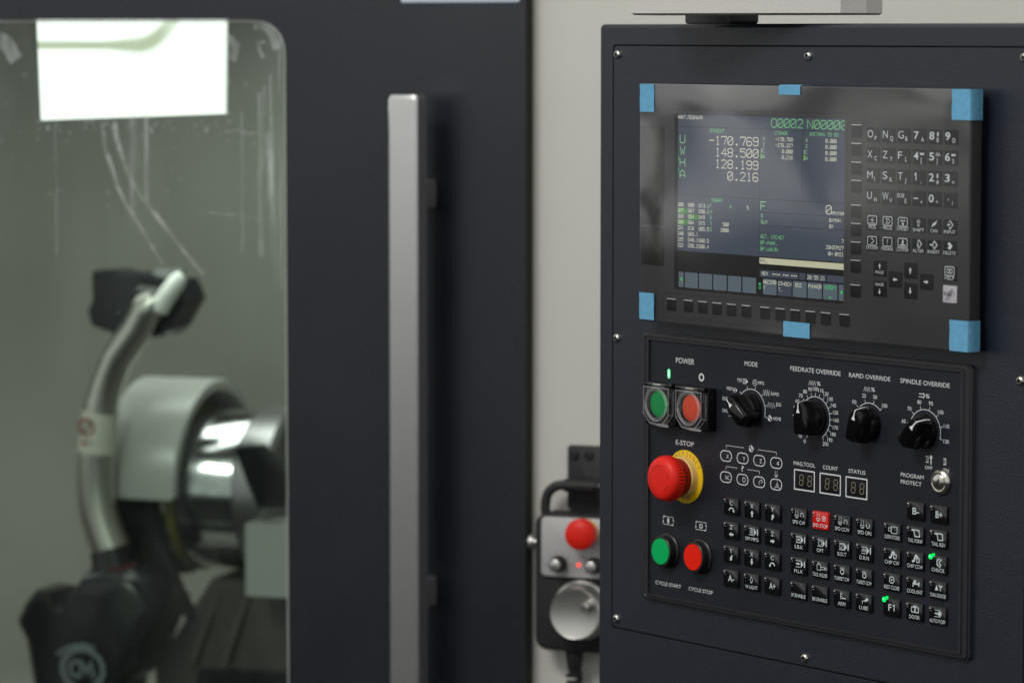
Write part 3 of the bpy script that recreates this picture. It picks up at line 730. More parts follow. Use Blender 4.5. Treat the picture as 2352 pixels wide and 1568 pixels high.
mb = MB(); mb.slab(-8, 50, 51, 120, -88, -56, 'frame_black', r=3, b=1); 
# black swivel neck joining the arm to the cabinet
part('swivel_neck', mb, cab, (22, 51, -70))

# ================================================================ display unit (frame FP)
du = root('display_unit', FP, (192, -200, CW), 'dark operator display with a lit position screen and letter keys', 'control display')
OP = (43.0, 247.2, -171.0, -23.6)
op = rbox(*OP, 1.2, 5)
mb = MB()
mb.loft([[(x, y, w) for x, y in inset(0, 385, -200, 1.2, 1.6, i)] for i, w in ((7, CW + .1), (7, -11.6), (0, -11.2), (0, -1.2), (.3, -.35), (1.2, 0))], 'bezel', cap1=False)
mb.ring(inset(0, 385, -200, 1.2, 1.6, 1.2), op, 0, 'bezel'); mb.wallring(op, 0, op, -5, 'bezel')
part('bezel', mb, du)
mb = MB()
mb.stroke([(32, -174.5), (250.6, -174.5), (250.6, -20.2), (33, -20.2)], 0.35, 0.06, 'groove')
mb.stroke([(32, -174.5), (30, -181), (30, -195), (250.6, -195), (250.6, -174.5)], 0.3, 0.06, 'groove')
part('bezel_seam', mb, du)
for (a, b) in ((-117.6, -34), (-151.8, -119.6)):
    mb = MB(); mb.slab(1.2, 30.4, a, b, 0.02, 0.5, 'slot', r=.5, b=.2); sl = part('slot_cover', mb, du, (16, (a + b) / 2, 0))
    mb = MB(); mb.stroke(rbox(3, 28.8, a + 2, b - 1.6, .4, 2), .35, .54, 'groove', closed=True); part('cover_seam', mb, sl)
SW = -4.2
mb = MB(); mb.rect(42.9, 247.3, -171.1, -23.5, SW - .1, 'lcd_dark')
scn = part('screen', mb, du, (145, -97, SW))
mb = MB(); a = SW
mb.rect(42.6, 247, -138.3, -24.2, a, 'lcd_bg')
def key_(u0, u1, v0, v1, m): mb.flat(rbox(u0, u1, v0, v1, .7, 3), a + .02, m)
mb.flat(rbox(144.2, 249, -144.2, -139.2, .6, 3), a + .02, 'lcd_bar')
for u0, u1 in ((44.5, 50.6), (52.3, 68.8), (70.2, 86.4), (88, 104.4), (106.1, 122.3), (123.9, 140.3), (148.7, 165), (184.1, 200.4), (201.8, 218.1), (219.5, 235.9), (237.4, 244.2)):
    key_(u0, u1, -169, -156.1, 'lcd_key')
key_(166.3, 182.7, -169, -156.1, 'lcd_bg')
for u0, u1 in ((144.8, 190.3), (191.5, 198.9), (200.3, 222.8), (223.9, 249)): key_(u0, u1, -154.8, -149.3, 'lcd_bg')
for u0, u1, v0, v1 in ((42.6, 55, -107.2, -102.6), (56.2, 68.2, -111.7, -107.4), (42.6, 55, -116.5, -112.2), (144.2, 147.2, -58.6, -54), (195, 198, -58.6, -54)):
    mb.rect(u0, u1, v0, v1, a + .04, 'lcd_hi')
for p in ([(42.6, -34.5), (249, -34.5)], [(143.6, -34.5), (143.6, -138.3)], [(42.6, -91.5), (249, -91.5)], [(194.4, -34.5), (194.4, -91.5)], [(143.6, -102.1), (249, -102.1)], [(143.6, -112.6), (249, -112.6)]):
    mb.stroke(p, .42, a + .06, 'lcd_line')
mb.clip_u(247.2)
part('screen_panels', mb, scn, smooth=False)
mb = MB(); tw = SW + .15
def small(t, u, v, m='lcd_white', al='l', p=2.6): mb.scr(t, u, v, 2.75, p, tw, m, .42, al)
def big(t, u, v, m='lcd_white', al='l'): mb.scr(t, u, v, 6.7, 7.68, tw, m, .72, al)
small('ФАКТ.ПОЗИЦИЯ', 42.7, -28.0); big('O0002', 157.6, -32.6, 'lcd_green'); big('N00000', 200.2, -32.8, 'lcd_green')
small('ОТНОСИТ', 83.1, -38.5, 'lcd_green'); small('СТАНОК', 162.1, -38.6, 'lcd_green'); small('ДИСТАНЦ TO GO', 202.8, -38.5, 'lcd_green', p=2.56)
for i, (l, n) in enumerate((('U', '-170.769'), ('W', '148.500'), ('H', '128.199'), ('A', '0.216'))):
    big(l, 45.7, -48.1 - 9.75 * i, 'lcd_pale'); big(n, 142, -48.3 - 9.65 * i, 'lcd_white', 'r')
small('I', 42.8, -62.5, 'lcd_bright'); small('I', 42.8, -72.3, 'lcd_bright')
for i, (l, n, q_) in enumerate((('X', '-170.769', '0.000'), ('Z', '-276.327', '0.000'), ('C', '0.000', '0.000'), ('A', '0.216', '0.000'))):
    vv = -43.6 - 4.83 * i
    small(l, 147.6, vv, 'lcd_pale'); small(l, 198.2, vv, 'lcd_pale'); small(n, 183, vv, al='r'); small(q_, 233.7, vv, al='r')
    if i > 1: small('I', 144.9, vv, 'lcd_white'); small('I', 195.7, vv, 'lcd_white')
small('МОДАЛ', 85.6, -95.8, 'lcd_green'); small('M', 108, -100.7, 'lcd_green'); small('5', 130.9, -100.6, al='r')
rows = [('G00', 'G80', 'G13.1', 'F'), ('G97', 'G67', 'G50.1', 'H'), ('G69', 'G54', 'G49', 'D'), ('G98', 'G64', 'G15', 'T'), ('G21', 'G18', 'G05.5', 'S'), ('G40', 'G69.1', '', ''), ('G25', 'G40.1', 'G80.5', ''), ('G22', 'G50.2', 'G80.4', '')]
for i, rw in enumerate(rows):
    vv = -101.0 - 4.85 * i
    for uu, t in zip((42.8, 56.2, 69.7), rw): small(t, uu, vv)
    small(rw[3], 83.7, vv + .2, 'lcd_green')
small('500', 106.7, -115.4, al='r'); small('2000', 106.7, -120.2, al='r')
big('F', 145.7, -100.3, 'lcd_pale'); big('0', 222.4, -100.4); small('ММ/МИН', 229.2, -100.9)
small('S', 145.9, -106.2, 'lcd_pale'); small('SLM', 145.9, -111.3, 'lcd_pale'); small('0/МИН', 226.3, -106.6); small('0%', 226.3, -111.5)
small('ДЕТ. ОТСЧЕТ', 145.5, -123.2, 'lcd_green'); small('ВР.ФУНК.', 145.5, -128.2, 'lcd_green'); small('ВР.ЦИКЛА', 145.5, -133.4, 'lcd_green')
small('74', 240.4, -122.9); small('29H37M27S', 222.6, -128.3, p=2.56); small('0H 0M21S', 225.2, -133.4, p=2.56)
small('A', 145.3, -142.9, 'lcd_ink'); small('>', 148.6, -142.9, 'lcd_line'); small('_', 151.4, -143.2, 'lcd_line')
small('MEM  **** *** ***', 147.3, -153.4, p=2.5); small('20:55:21', 201.3, -153.5)
small('АБСОЛЮ', 149.2, -160.2, p=2.62); small('Т', 149.2, -165.2); small('ОТНОСИ', 167.1, -160.6, p=2.62); small('Т.', 167.2, -165.4)
small('ВСЕ', 187.4, -160.6); small('РУЧНОЙ', 202.5, -160.7, p=2.62); small('(ОПЕР)', 220.4, -160.6, 'lcd_bright', p=2.5)
mb.flat([(226, -166.6), (229.6, -166.6), (227.8, -168.4)][::-1], tw, 'lcd_bright'); mb.flat([(46.2, -162.3), (49, -160.4), (49, -164.2)][::-1], tw, 'lcd_bright'); mb.flat([(240, -160.4), (242.6, -162.3), (240, -164.2)][::-1], tw, 'lcd_bright')
mb.flat([(144.9 + x, -160.8 + y) for x, y in ((-1.6, 0), (0, -1.2), (1.6, 0), (0, 1.2))], tw, 'lcd_bright')
for d in (1.5, 3.0): mb.stroke([(143.3, -160.9 - d), (144.9, -162.1 - d), (146.5, -160.9 - d)], .45, tw, 'lcd_bright')
mb.clip_u(247.2)
part('screen_text', mb, scn, smooth=False)

# --- soft keys
def keycap(u, v, w, h, mtl, top, base=0.0, r=.8, b=.35):
    return MB().slab(u - w / 2, u + w / 2, v - h / 2, v + h / 2, base - .2, top, mtl, r=r, b=b, n=3)
sk = None
spots = [(x, -184.1) for x in (40.7, 62.1, 79.9, 97.7, 115.6, 133.5, 156.1, 174.3, 192.0, 209.9, 227.7, 249.0)] + [(261.1, v) for v in (-33.6, -48.2, -62.9, -77.3, -96.7, -111.3, -125.9, -140.4, -159.9)]
for (x, y) in spots:
    if sk is None:
        n_ = part('soft_key', keycap(x, y, 11.2, 9.6, 'bezel_key', .7), du, (x, y, 0)); sk = n_.ob.data
        n2 = part('key_top_strip', MB().poly(rbox(x - 5.4, x + 5.4, y + 4.75, y + 5.25, .2, 2), .05, .9, 'white'), n_, (x, y, 0)); sk2 = n2.ob.data  # raised white strip along the soft key's top edge
    else:
        n_ = part('soft_key', None, du, (x, y, 0), mesh=sk); part('key_top_strip', None, n_, (x, y, 0), mesh=sk2)

# --- small icons, all drawn round a centre
def box_(m, cx, cy, w, h, st, z, mt, r=.6): m.stroke(rbox(cx - w / 2, cx + w / 2, cy - h / 2, cy + h / 2, r, 3), st, z, mt, closed=True)
def arrow(m, cx, cy, ln, ang, z, mt, wd=1.0, hd=2.2):
    """solid arrow, ang degrees clockwise from up"""
    c, s_ = math.cos(R(-ang)), math.sin(R(-ang)); hl = min(hd * .9, ln * .5)
    P = [(-wd / 2, -ln / 2), (wd / 2, -ln / 2), (wd / 2, ln / 2 - hl), (hd / 2 * 1.0, ln / 2 - hl), (0, ln / 2), (-hd / 2, ln / 2 - hl), (-wd / 2, ln / 2 - hl)]
    m.flat([(cx + x * c - y * s_, cy + x * s_ + y * c) for x, y in P], z, mt)
def arcarrow(m, cx, cy, r, a0, a1, st, z, mt, hd=1.6):
    m.stroke(arc(cx, cy, r, a0, a1, 12), st, z, mt)
    s_ = 1 if a1 > a0 else -1; x, y = cx + r * math.sin(R(a1)), cy + r * math.cos(R(a1)); tx, ty = s_ * math.cos(R(a1)), -s_ * math.sin(R(a1))
    P = [(x + tx * hd, y + ty * hd), (x - ty * hd * .7, y + tx * hd * .7), (x + ty * hd * .7, y - tx * hd * .7)]
    if (P[1][0] - P[0][0]) * (P[2][1] - P[0][1]) - (P[1][1] - P[0][1]) * (P[2][0] - P[0][0]) < 0: P.reverse()
    m.flat(P, z + .05, mt)
def zig(m, cx, cy, w, h, n, st, z, mt): m.stroke([(cx - w / 2 + w * i / (2 * n), cy + (h / 2 if i % 2 else -h / 2)) for i in range(2 * n + 1)], st, z, mt)
def tape_(m, cx, cy, z, mt, k=1.0, solid=True):
    """punched tape outline with a pointed right end"""
    m.stroke([(cx - 3.4 * k, cy + 2.1 * k), (cx + 1.5 * k, cy + 2.1 * k)], .35 * k, z, mt)
    m.stroke([(cx - 3.4 * k, cy - 2.1 * k), (cx + 1.5 * k, cy - 2.1 * k)], .35 * k, z, mt)
    if solid: m.flat([(cx + 1.5 * k, cy - 2.25 * k), (cx + 3.7 * k, cy), (cx + 1.5 * k, cy + 2.25 * k)], z, mt)
    else: m.stroke([(cx + 1.5 * k, cy + 2.1 * k), (cx + 2.9 * k, cy), (cx + 1.5 * k, cy - 2.1 * k)], .35 * k, z, mt)
def target(m, cx, cy, r, z, mt):
    m.stroke(circ(cx, cy, r, 20), r * .22, z, mt, closed=True)
    m.flat([(cx, cy)] + [(cx + r * math.cos(R(a_)), cy + r * math.sin(R(a_))) for a_ in range(0, 91, 15)], z, mt)
    m.flat([(cx, cy)] + [(cx + r * math.cos(R(a_)), cy + r * math.sin(R(a_))) for a_ in range(180, 271, 15)], z, mt)
    m.stroke([(cx, cy + r), (cx, cy + r * 1.5)], r * .2, z, mt); m.stroke([(cx + r, cy), (cx + r * 1.5, cy)], r * .2, z, mt)
def chuckring(m, cx, cy, r, z, mt, st=.35):
    m.stroke(circ(cx, cy, r, 18), st, z, mt, closed=True); m.stroke(circ(cx, cy, r * .28, 8), st * .8, z, mt, closed=True)
    for a_ in (90, 210, 330): m.stroke([(cx + r * .3 * math.cos(R(a_)), cy + r * .3 * math.sin(R(a_))), (cx + r * .9 * math.cos(R(a_)), cy + r * .9 * math.sin(R(a_)))], st, z, mt)
def spindle(m, cx, cy, z, mt, k=1.0):
    m.stroke([(cx - 1.1 * k, cy + 3 * k), (cx - 1.1 * k, cy - .6 * k)], .32 * k, z, mt); m.stroke([(cx + 1.1 * k, cy + 3 * k), (cx + 1.1 * k, cy - .6 * k)], .32 * k, z, mt)
    m.stroke([(cx - 2 * k, cy - .6 * k), (cx + 2 * k, cy - .6 * k), (cx + 1.5 * k, cy - 1.7 * k), (cx - 1.5 * k, cy - 1.7 * k)], .32 * k, z, mt, closed=True)
    m.stroke([(cx - 1.2 * k, cy - 2.4 * k), (cx + 1.2 * k, cy - 2.4 * k)], .4 * k, z, mt)

# --- letter keys of the display
ML = 'mdi_legend'
cols = (279.9, 296.9, 313.7, 330.7, 347.5, 364.4)
names = [['OP', 'NQ', 'GR', '7A', '8B', '9D'], ['XC', 'ZY', 'FL', '4[', '5]', '6S'], ['MI', 'SK', 'TJ', '1,', '2#', '3='], ['UH', 'WV', 'eE', '-+', '0*', './']]
mk = {}
def mdi(x, y, draw, mtl='bezel_key', w=14.0, h=11.4, name='letter_key', label=None):
    key = (mtl, w, h)
    if key in mk: n_ = part(name, None, du, (x, y, 0), mesh=mk[key], label=label)
    else:
        n_ = part(name, keycap(x, y, w, h, mtl, .8), du, (x, y, 0), label=label); mk[key] = n_.ob.data
    if draw:
        m_ = MB(); draw(m_, x, y, .95); part('legend', m_, n_, (x, y, 0), smooth=False)
    return n_
for r_, vv in enumerate((-35.8, -51.7, -67.8, -84.0)):
    for c_, uu in enumerate(cols):
        t = names[r_][c_]
        def d(m, x, y, z, t=t, r_=r_, c_=c_):
            if t[0] == 'e': m.text('EOB', x - 6.2, y + .2, 3.0, z, ML, width=7.6)
            elif t[0] == '.': m.flat(circ(x - 2, y + .3, .55, 8), z, ML)
            elif t[0] == '-': m.text('-', x - 5.6, y - 1.6, 5.2, z, ML, width=5, bold=.012)
            elif t[0] == '1': m.stroke([(x - 4.9, y + 1.7), (x - 3.2, y + 3.3), (x - 3.2, y - 2.3)], .95, z, ML)
            else: m.text(t[0], x - 5.9, y - 2.3, 5.8, z, ML, width={'M': 6.0, 'W': 6.6, '1': 2.4, 'F': 4.6, 'O': 6.0, 'G': 6.0}.get(t[0], 5.2), bold=.012 if c_ > 2 else -.007)
            m.text(t[1], x + 1.9, y - 4.2, 3.3, z, ML, width=None, bold=.006, sx=.95)
            if t[0] in '82': m.flat(rbox(x + 2.4, x + 3.9, y + .2, y + 3.6, .6, 3), z, ML)
            if t[0] in '46': m.flat(rbox(x + .8, x + 5.4, y + 1.5, y + 3.0, .6, 3), z, ML)
            if t[0] == '5': zig(m, x + 3.4, y + 2.2, 4.6, 2.6, 2, .5, z, ML)
        mdi(uu, vv, d)
def fn(text, ic):
    def d(m, x, y, z):
        ic(m, x, y + 1.9, z); m.text(text, x, y - 4.8, 2.6, z, ML, width=min(2.3 * len(text) + .8, 13.0), align='c')
    return d
def i_pos(m, x, y, z): box_(m, x, y, 10.0, 6.8, .6, z, ML, 1); m.stroke([(x - 1.8, y + .2), (x + 1.8, y + .2)], .6, z, ML); m.stroke([(x, y + 2), (x, y - 1.6)], .6, z, ML); m.stroke([(x - 3.8, y - 2.2), (x + 3.8, y - 2.2)], .4, z, ML)
def i_prog(m, x, y, z): box_(m, x, y, 10.0, 6.8, .6, z, ML, 1); m.stroke([(x - 2.6, y + 1.8), (x + 1, y + 1.8), (x + 2.8, y), (x + 1, y - 1.8), (x - 2.6, y - 1.8)], .5, z, ML); m.stroke([(x - 1.4, y + .8), (x, y), (x - 1.4, y - .8)], .5, z, ML)
def i_ofs(m, x, y, z): box_(m, x, y, 10.0, 6.8, .6, z, ML, 1); zig(m, x, y + 1, 6, 1.4, 3, .5, z, ML); m.flat(rbox(x - 1, x + 1, y - 2.4, y - .6, .2, 2), z, ML)
def i_shift(m, x, y, z): m.stroke([(x - .7, y - 2.4), (x - .7, y + .8), (x - 1.8, y + .8), (x, y + 2.6), (x + 1.8, y + .8), (x + .7, y + .8), (x + .7, y - 2.4)], .45, z, ML, closed=True)
def i_can(m, x, y, z): m.flat([(x - 3, y - 2.8), (x - 1.6, y - .2), (x + 3.4, y + 3), (x + 1.6, y - .6), (x - 1.2, y - 1.8)][::-1], z, ML)
def i_dia(m, x, y, z): m.stroke([(x - 1, y + 2), (x + .4, y + 3), (x + 3.2, y), (x + .4, y - 3), (x - 1, y - 2)], .75, z, ML)
def i_in(m, x, y, z): i_dia(m, x, y, z); arrow(m, x - 1.2, y, 3.4, 90, z, ML, .9, 2)
def i_alter(m, x, y, z): i_dia(m, x + .4, y, z); zig(m, x - .4, y, 1.2, 3.6, 2, .6, z, ML)
def i_ins(m, x, y, z): m.stroke([(x - .8, y + 1.2), (x + .6, y + 3), (x + 3.4, y), (x + .6, y - 3), (x - .8, y - 1.2)], .9, z, ML); arrow(m, x - 2.2, y, 4.2, 90, z, ML, 1, 2.2)
def i_del(m, x, y, z): m.flat([(x - 2.4, y + 1.6), (x - .2, y + 3), (x + 3, y), (x + .6, y - 3), (x - 2.2, y - 1.8), (x - .4, y)][::-1], z, ML)
def i_sys(m, x, y, z): box_(m, x, y, 10.0, 6.8, .6, z, ML, 1); m.stroke([(x - 1.4, y + 1.4), (x, y + 2), (x + 2, y), (x, y - 2), (x - 1.4, y - 1.4)], .55, z, ML)
def i_msg(m, x, y, z): box_(m, x, y, 10.0, 6.8, .6, z, ML, 1); m.text('?', x, y - 2, 4.1, z, ML, align='c')
def i_gr(m, x, y, z): box_(m, x, y, 10.0, 6.8, .6, z, ML, 1); m.flat(rbox(x - .8, x + 1, y - 1, y + 2.2, .3, 2), z, ML); m.stroke([(x - 3.4, y - 1.8), (x + 3.4, y - 1.8)], .9, z, ML)
def i_help(m, x, y, z): box_(m, x, y, 10.0, 6.8, .7, z, ML, 1.2); box_(m, x - 1.6, y, 2.4, 3.0, .6, z, ML, .3); box_(m, x + 1.6, y, 2.4, 3.0, .6, z, ML, .3)
for vv, rw in ((-104.8, (('POS', i_pos), ('PROG', i_prog), ('OFS/SET', i_ofs), ('SHIFT', i_shift), ('CAN', i_can), ('INPUT', i_in))),
               (-121.0, (('SYSTEM', i_sys), ('MESSAGE', i_msg), ('CSTM/GR', i_gr), ('ALTER', i_alter), ('INSERT', i_ins), ('DELETE', i_del)))):
    for uu, (t, ic) in zip(cols, rw): mdi(uu, vv, fn(t, ic), name='function_key')
def ar(a_, text=None):
    def d(m, x, y, z):
        if text:
            up = a_ == 0; m.text('PAGE', x, y - 4.2 if up else y + 2.2, 2.3, z, 'white', width=9, align='c'); arrow(m, x, y + 1.8 if up else y - 2.2, 4.4, a_, z, 'white', .9, 2.8)
        else: arrow(m, x, y, 5.0, a_, z, 'white', 1.2, 3.2)
    return d
for uu, vv, a_, t in ((288.6, -140.3, 0, 'P'), (288.7, -156.3, 180, 'P'), (305.5, -148.1, 270, None), (322.3, -140.2, 0, None), (322.4, -156.1, 180, None), (339.6, -148.1, 90, None)):
    mdi(uu, vv, ar(a_, t), name='arrow_key', h=12.2)
mdi(364.6, -140.4, fn('HELP', i_help), name='function_key')
def i_reset(m, x, y, z):
    m.text('RESET', x, y - 1.2, 3.0, z, 'ink', width=12.4, align='c')
    m.stroke([(x - 3.6, y - 4.6), (x - .6, y - .4), (x - 2, y - .4), (x + 2.6, y + 4.6)], .6, z + .06, 'ink'); m.stroke([(x - .8, y - 4.2), (x + 1, y - 1), (x, y - .6), (x + 4.2, y + 4)], .5, z + .06, 'ink')
mdi(364.9, -156.2, i_reset, 'reset', 14.8, 13.4, 'reset_key', label='white RESET key')

# protective film and its blue tape
mb = MB()
fu = [i * 385 / 24 for i in range(25)]; fv = [-200 + i * 201 / 14 for i in range(15)]
random.seed(4)
fpts = []
for j, y in enumerate(fv):
    for i, x in enumerate(fu):
        e = (i in (0, 24)) or (j in (0, 14))
        fpts.append((x + (.6 if i == 0 else -.6 if i == 24 else 0), y, 1.35 if e else 1.35 + .20 * math.sin(x * .021 + y * .03) + .14 * math.sin(y * .05 + 1) + random.uniform(0, .05)))
mb.add(fpts, [(j * 25 + i, j * 25 + i + 1, (j + 1) * 25 + i + 1, (j + 1) * 25 + i) for j in range(14) for i in range(24)], 'film')
solo('protective_film', mb, FP, (192, -200, 1.3), 'clear protective film stretched over the whole display unit', 'film')
def tape(pts_front, label, side=False, top=False):
    m_ = MB(); u0, u1, v0, v1 = pts_front
    w = 1.9
    n = 6; ring = []
    for j in range(n + 1):
        y = v0 + (v1 - v0) * j / n; wob = .25 * math.sin(j * 1.7 + u0)
        row = [(u0 + wob, y, w - .15), (u0 + (u1 - u0) * .5, y, w + .08 * math.sin(j)), (u1 if side else u1 + wob * .6, y, w - (0 if side else .1))]
        if side: row += [(u1 + .9, y, w - 1.2), (u1 + .95, y, -6), (u1 + .9, y + .3 * math.sin(j), -11.0)]
        ring.append(row)
    if top: ring.append([(p[0], v1 + .9, w - 1.4) for p in ring[-1]]); ring.append([(p[0], v1 + .95, -10) for p in ring[-2]])
    k = len(ring[0]); m_.add([p for r_ in ring for p in r_], [(j * k + i, j * k + i + 1, (j + 1) * k + i + 1, (j + 1) * k + i) for j in range(len(ring) - 1) for i in range(k - 1)], 'tape')
    solo('tape_piece', m_, FP, ((u0 + u1) / 2, (v0 + v1) / 2, w), label, 'tape', 'blue tape holding the protective film')
tape((0.6, 19.0, -22.8, .6), 'blue tape on the upper left corner of the display beside the slot cover')
tape((172.4, 197.6, -6.0, 1.0), 'small blue tape at the top middle edge above the screen', top=True)
tape((365.9, 385.3, -22.6, 1.0), 'blue tape folded over the upper right corner above the number keys', side=True)
tape((0.6, 19.6, -198.4, -175.6), 'blue tape on the lower left corner of the display')
tape((179.6, 210.6, -201.0, -188.6), 'blue tape at the bottom middle edge under the soft keys')
tape((366.0, 385.3, -199.4, -175.6), 'blue tape folded over the lower right corner below the white reset key', side=True)

# ================================================================ operator panel (frame FP)
T = -15.0
op_ = root('operator_panel', FP, (180, -440, CW), 'black operator panel with knobs, stop button and rows of lettered keys', 'control panel')
mb = MB()
prof = [(0, T), (0, -13.3), (1.6, -13.3), (2.0, -14.6), (3.4, -14.6), (3.9, -13.8), (5.6, -14.0), (6.0, -15.4), (6.9, -15.6), (7.4, -19.0)]
def oring(i): return inset(-4.6, 364.0, -436.2, -217.2, 1.2, -i) if i <= 0 else rbox(-4.6 - i * 1.5, 364.0 + i * 1.5, -436.2 - i * .8, -217.2 + i * .82, 1.2 + i * .5, 5)
for (i0, w0), (i1, w1) in zip(prof[:-1], prof[1:]): mb.wallring(oring(i0 + 1e-4), w0, oring(i1 + 1e-4), w1, 'frame_black')
# faces must point outwards: reversed winding
mb.f = [f[::-1] for f in mb.f]
part('panel_frame', mb, op_)
mb = MB(); mb.poly(rbox(-4.7, 364.1, -436.3, -217.1, 1.2, 3), T - 3.9, T, 'panel_print'); part('panel_plate', mb, op_)
# --- print on the plate
L_ = 'lettering'; z = T + .08
for t, u, v, h, wd in (('POWER', 29.3, -234.7, 4.5, 23.2), ('MODE', 115.3, -230.7, 3.8, 15.7), ('FEEDRATE OVERRIDE', 170.5, -230.6, 3.7, 58.8), ('RAPID OVERRIDE', 239.0, -230.6, 3.5, 46.8),
                       ('SPINDLE OVERRIDE', 296.8, -230.6, 3.5, 54.0), ('E-STOP', 29.6, -304.3, 3.9, 22.8), ('CYCLE START', 3.8, -427.0, 3.0, 33.1), ('CYCLE STOP', 46.7, -427.0, 3.0, 30.6),
                       ('MAG.TOOL', 175.3, -307.5, 3.1, 25.4), ('COUNT', 209.7, -307.5, 3.1, 17.2), ('STATUS', 239.4, -307.6, 3.1, 19.2), ('PROGRAM', 298.3, -304.8, 3.1, 25.2), ('PROTECT', 298.3, -310.4, 3.1, 23.0),
                       ('OFF', 324.8, -296.2, 2.5, 8.2), ('ON', 344.4, -296.3, 2.5, 6.3), ('MEM', 93.6, -252.6, 2.75, 6.6), ('MDI', 106.6, -244.6, 2.75, 5.4), ('MPG', 131.8, -245.0, 2.75, 7.2),
                       ('EDIT', 88.3, -261.4, 2.75, 6.9), ('DNC', 88.4, -271.6, 2.75, 6.7), ('RAPID', 147.6, -252.8, 2.75, 9.4), ('JOG', 153.4, -261.0, 2.75, 6.4), ('HOME', 150.4, -273.0, 2.75, 9.4)):
    mb = MB(); mb.text(t, u, v, h, z, L_, width=wd); part('label_text', mb, op_, (u, v, T), smooth=False)
def dial(cx, a0, a1, step, labels, r=17.1, rt=20.2, rn=24.2, h=2.4, show=None):
    mb = MB()
    mb.stroke(arc(cx, -266.7, r, a0, a1, max(12, int((a1 - a0) / 7))), .5, z, L_)
    for i, t in enumerate(labels):
        a_ = a0 + step * i
        mb.stroke([(cx + r * math.sin(R(a_)), -266.7 + r * math.cos(R(a_))), (cx + rt * math.sin(R(a_)), -266.7 + rt * math.cos(R(a_)))], .4, z, L_)
        if t: mb.text(t, cx + rn * math.sin(R(a_)), -266.7 + rn * math.cos(R(a_)) * .96 - h / 2, h, z, L_, width=2.2 * len(t) - (.8 if t[0] == '1' else 0), align='c')
    part('dial_scale', mb, op_, (cx, -266.7, T), smooth=False)
dial(123.6, -105, 105, 30, [''] * 8, rt=19.8)
dial(200.3, -150, 150, 15, [str(10 * i) for i in range(21)], h=3.0, rn=24.4)
dial(262.5, -45, 45, 30, ['F0', '25', '50', '100'], h=3.0)
dial(324.3, -75, 105, 30, ['60', '70', '80', '90', '100', '110', '120'], h=3.0)
# mode pictograms
mb = MB(); tape_(mb, 103.6, -252.0, z, L_, .75); arrow(mb, 102.4, -252.0, 3.0, 90, z, L_, .8, 1.8); part('pictogram', mb, op_, smooth=False)
mb = MB(); box_(mb, 115.4, -243.8, 3.6, 3.0, .3, z, L_, .2); tape_(mb, 116.2, -243.8, z, L_, .9); zig(mb, 115.4, -243.8, 1.8, 1.6, 2, .3, z, L_); part('pictogram', mb, op_, smooth=False)
mb = MB(); chuckring(mb, 128.0, -244.0, 2.5, z, L_, .35); part('pictogram', mb, op_, smooth=False)
mb = MB(); mb.stroke([(138 + i * .5, -251.3 + 2.6 * math.sin(i * math.pi / 2.6 + 1)) for i in range(17)], .36, z, L_); part('pictogram', mb, op_, smooth=False)
mb = MB(); zig(mb, 147.6, -261.0, 8.6, 4.4, 4, .34, z, L_); part('pictogram', mb, op_, smooth=False)
mb = MB(); target(mb, 146.2, -272.0, 2.2, z, L_); part('pictogram', mb, op_, smooth=False)
mb = MB(); mb.stroke([(95.4, -259.2), (100.0, -259.2)], .3, z, L_); mb.stroke([(97, -260), (99, -261.4)], .5, z, L_); mb.stroke([(95.6, -274.2), (100.2, -274.0)], .3, z, L_); part('pictogram', mb, op_, smooth=False)
mb = MB(); zig(mb, 196.4, -238.9, 8.2, 3.6, 3, .45, z, L_); mb.text('%', 201.8, -240.2, 3.0, z, L_, width=4.4, bold=.01); part('pictogram', mb, op_, smooth=False)
mb = MB(); zig(mb, 259.5, -238.8, 7, 3.6, 3, .45, z, L_); mb.text('%', 264.2, -240.1, 3.0, z, L_, width=4.2, bold=.01); part('pictogram', mb, op_, smooth=False)
mb = MB()
for d in (0, 1.6): mb.stroke([(317.5, -237.6 - d * 1.5), (322, -237.6 - d * 1.5)], .6, z, L_)
mb.stroke([(322, -236.8), (323.8, -238.8), (322, -240.8)], .8, z, L_); mb.text('%', 325, -240.3, 3.0, z, L_, width=4.0, bold=.02); part('pictogram', mb, op_, smooth=False)
# lamps block: ovals and brackets
for v0_, row in ((-308.1, ('X', 'Y', 'Z', '4')), (-325.9, ('NC', 't', 'm', 'c'))):
    for uu, t in zip((93, 113.5, 133.9, 154.4), row):
        mb = MB(); mb.stroke(rbox(uu - 6.8, uu + 6.8, v0_ - 4.3, v0_ + 4.3, 4.1, 5), .75, z, L_, closed=True)
        if len(t) == 2 or t.isupper() or t == '4': mb.text(t, uu + 1.8, v0_ - 1.9, 3.3, z, L_, width=1.0 + 1.9 * len(t), align='c')
        part('indicator_outline', mb, op_, (uu, v0_, T), smooth=False)
mb = MB()
mb.stroke([(93, -301.8), (93, -299.2), (115.3, -299.2)], .35, z, L_); mb.stroke([(132, -299.2), (154.5, -299.2), (154.5, -301.9)], .35, z, L_); target(mb, 123.9, -299.2, 2.4, z, L_)
mb.stroke([(93, -319.6), (93, -316.9), (107.3, -316.9)], .35, z, L_); mb.stroke([(119.5, -316.9), (134, -316.9), (134, -319.6)], .35, z, L_); mb.text('?', 113.5, -318.9, 4.4, z, L_, width=3, align='c')
spindle(mb, 154.4, -317.4, z, L_, .95)
mb.stroke(circ(115.4, -325.9, 2.0, 6), .45, z, L_, closed=True); mb.stroke([(134, -328.4), (134, -325.6), (136.6, -323.6), (138.2, -325.4), (136, -326.6)], .4, z, L_)
mb.stroke(circ(155.8, -326.6, 1.2, 10), .4, z, L_, closed=True); mb.stroke([(155.8, -325.4), (155.8, -323.2)], .4, z, L_); mb.stroke([(154.8, -327.4), (152.8, -328.8)], .5, z, L_); mb.stroke([(156.8, -327.4), (158.8, -328.8)], .5, z, L_)
part('bracket_lines', mb, op_, smooth=False)
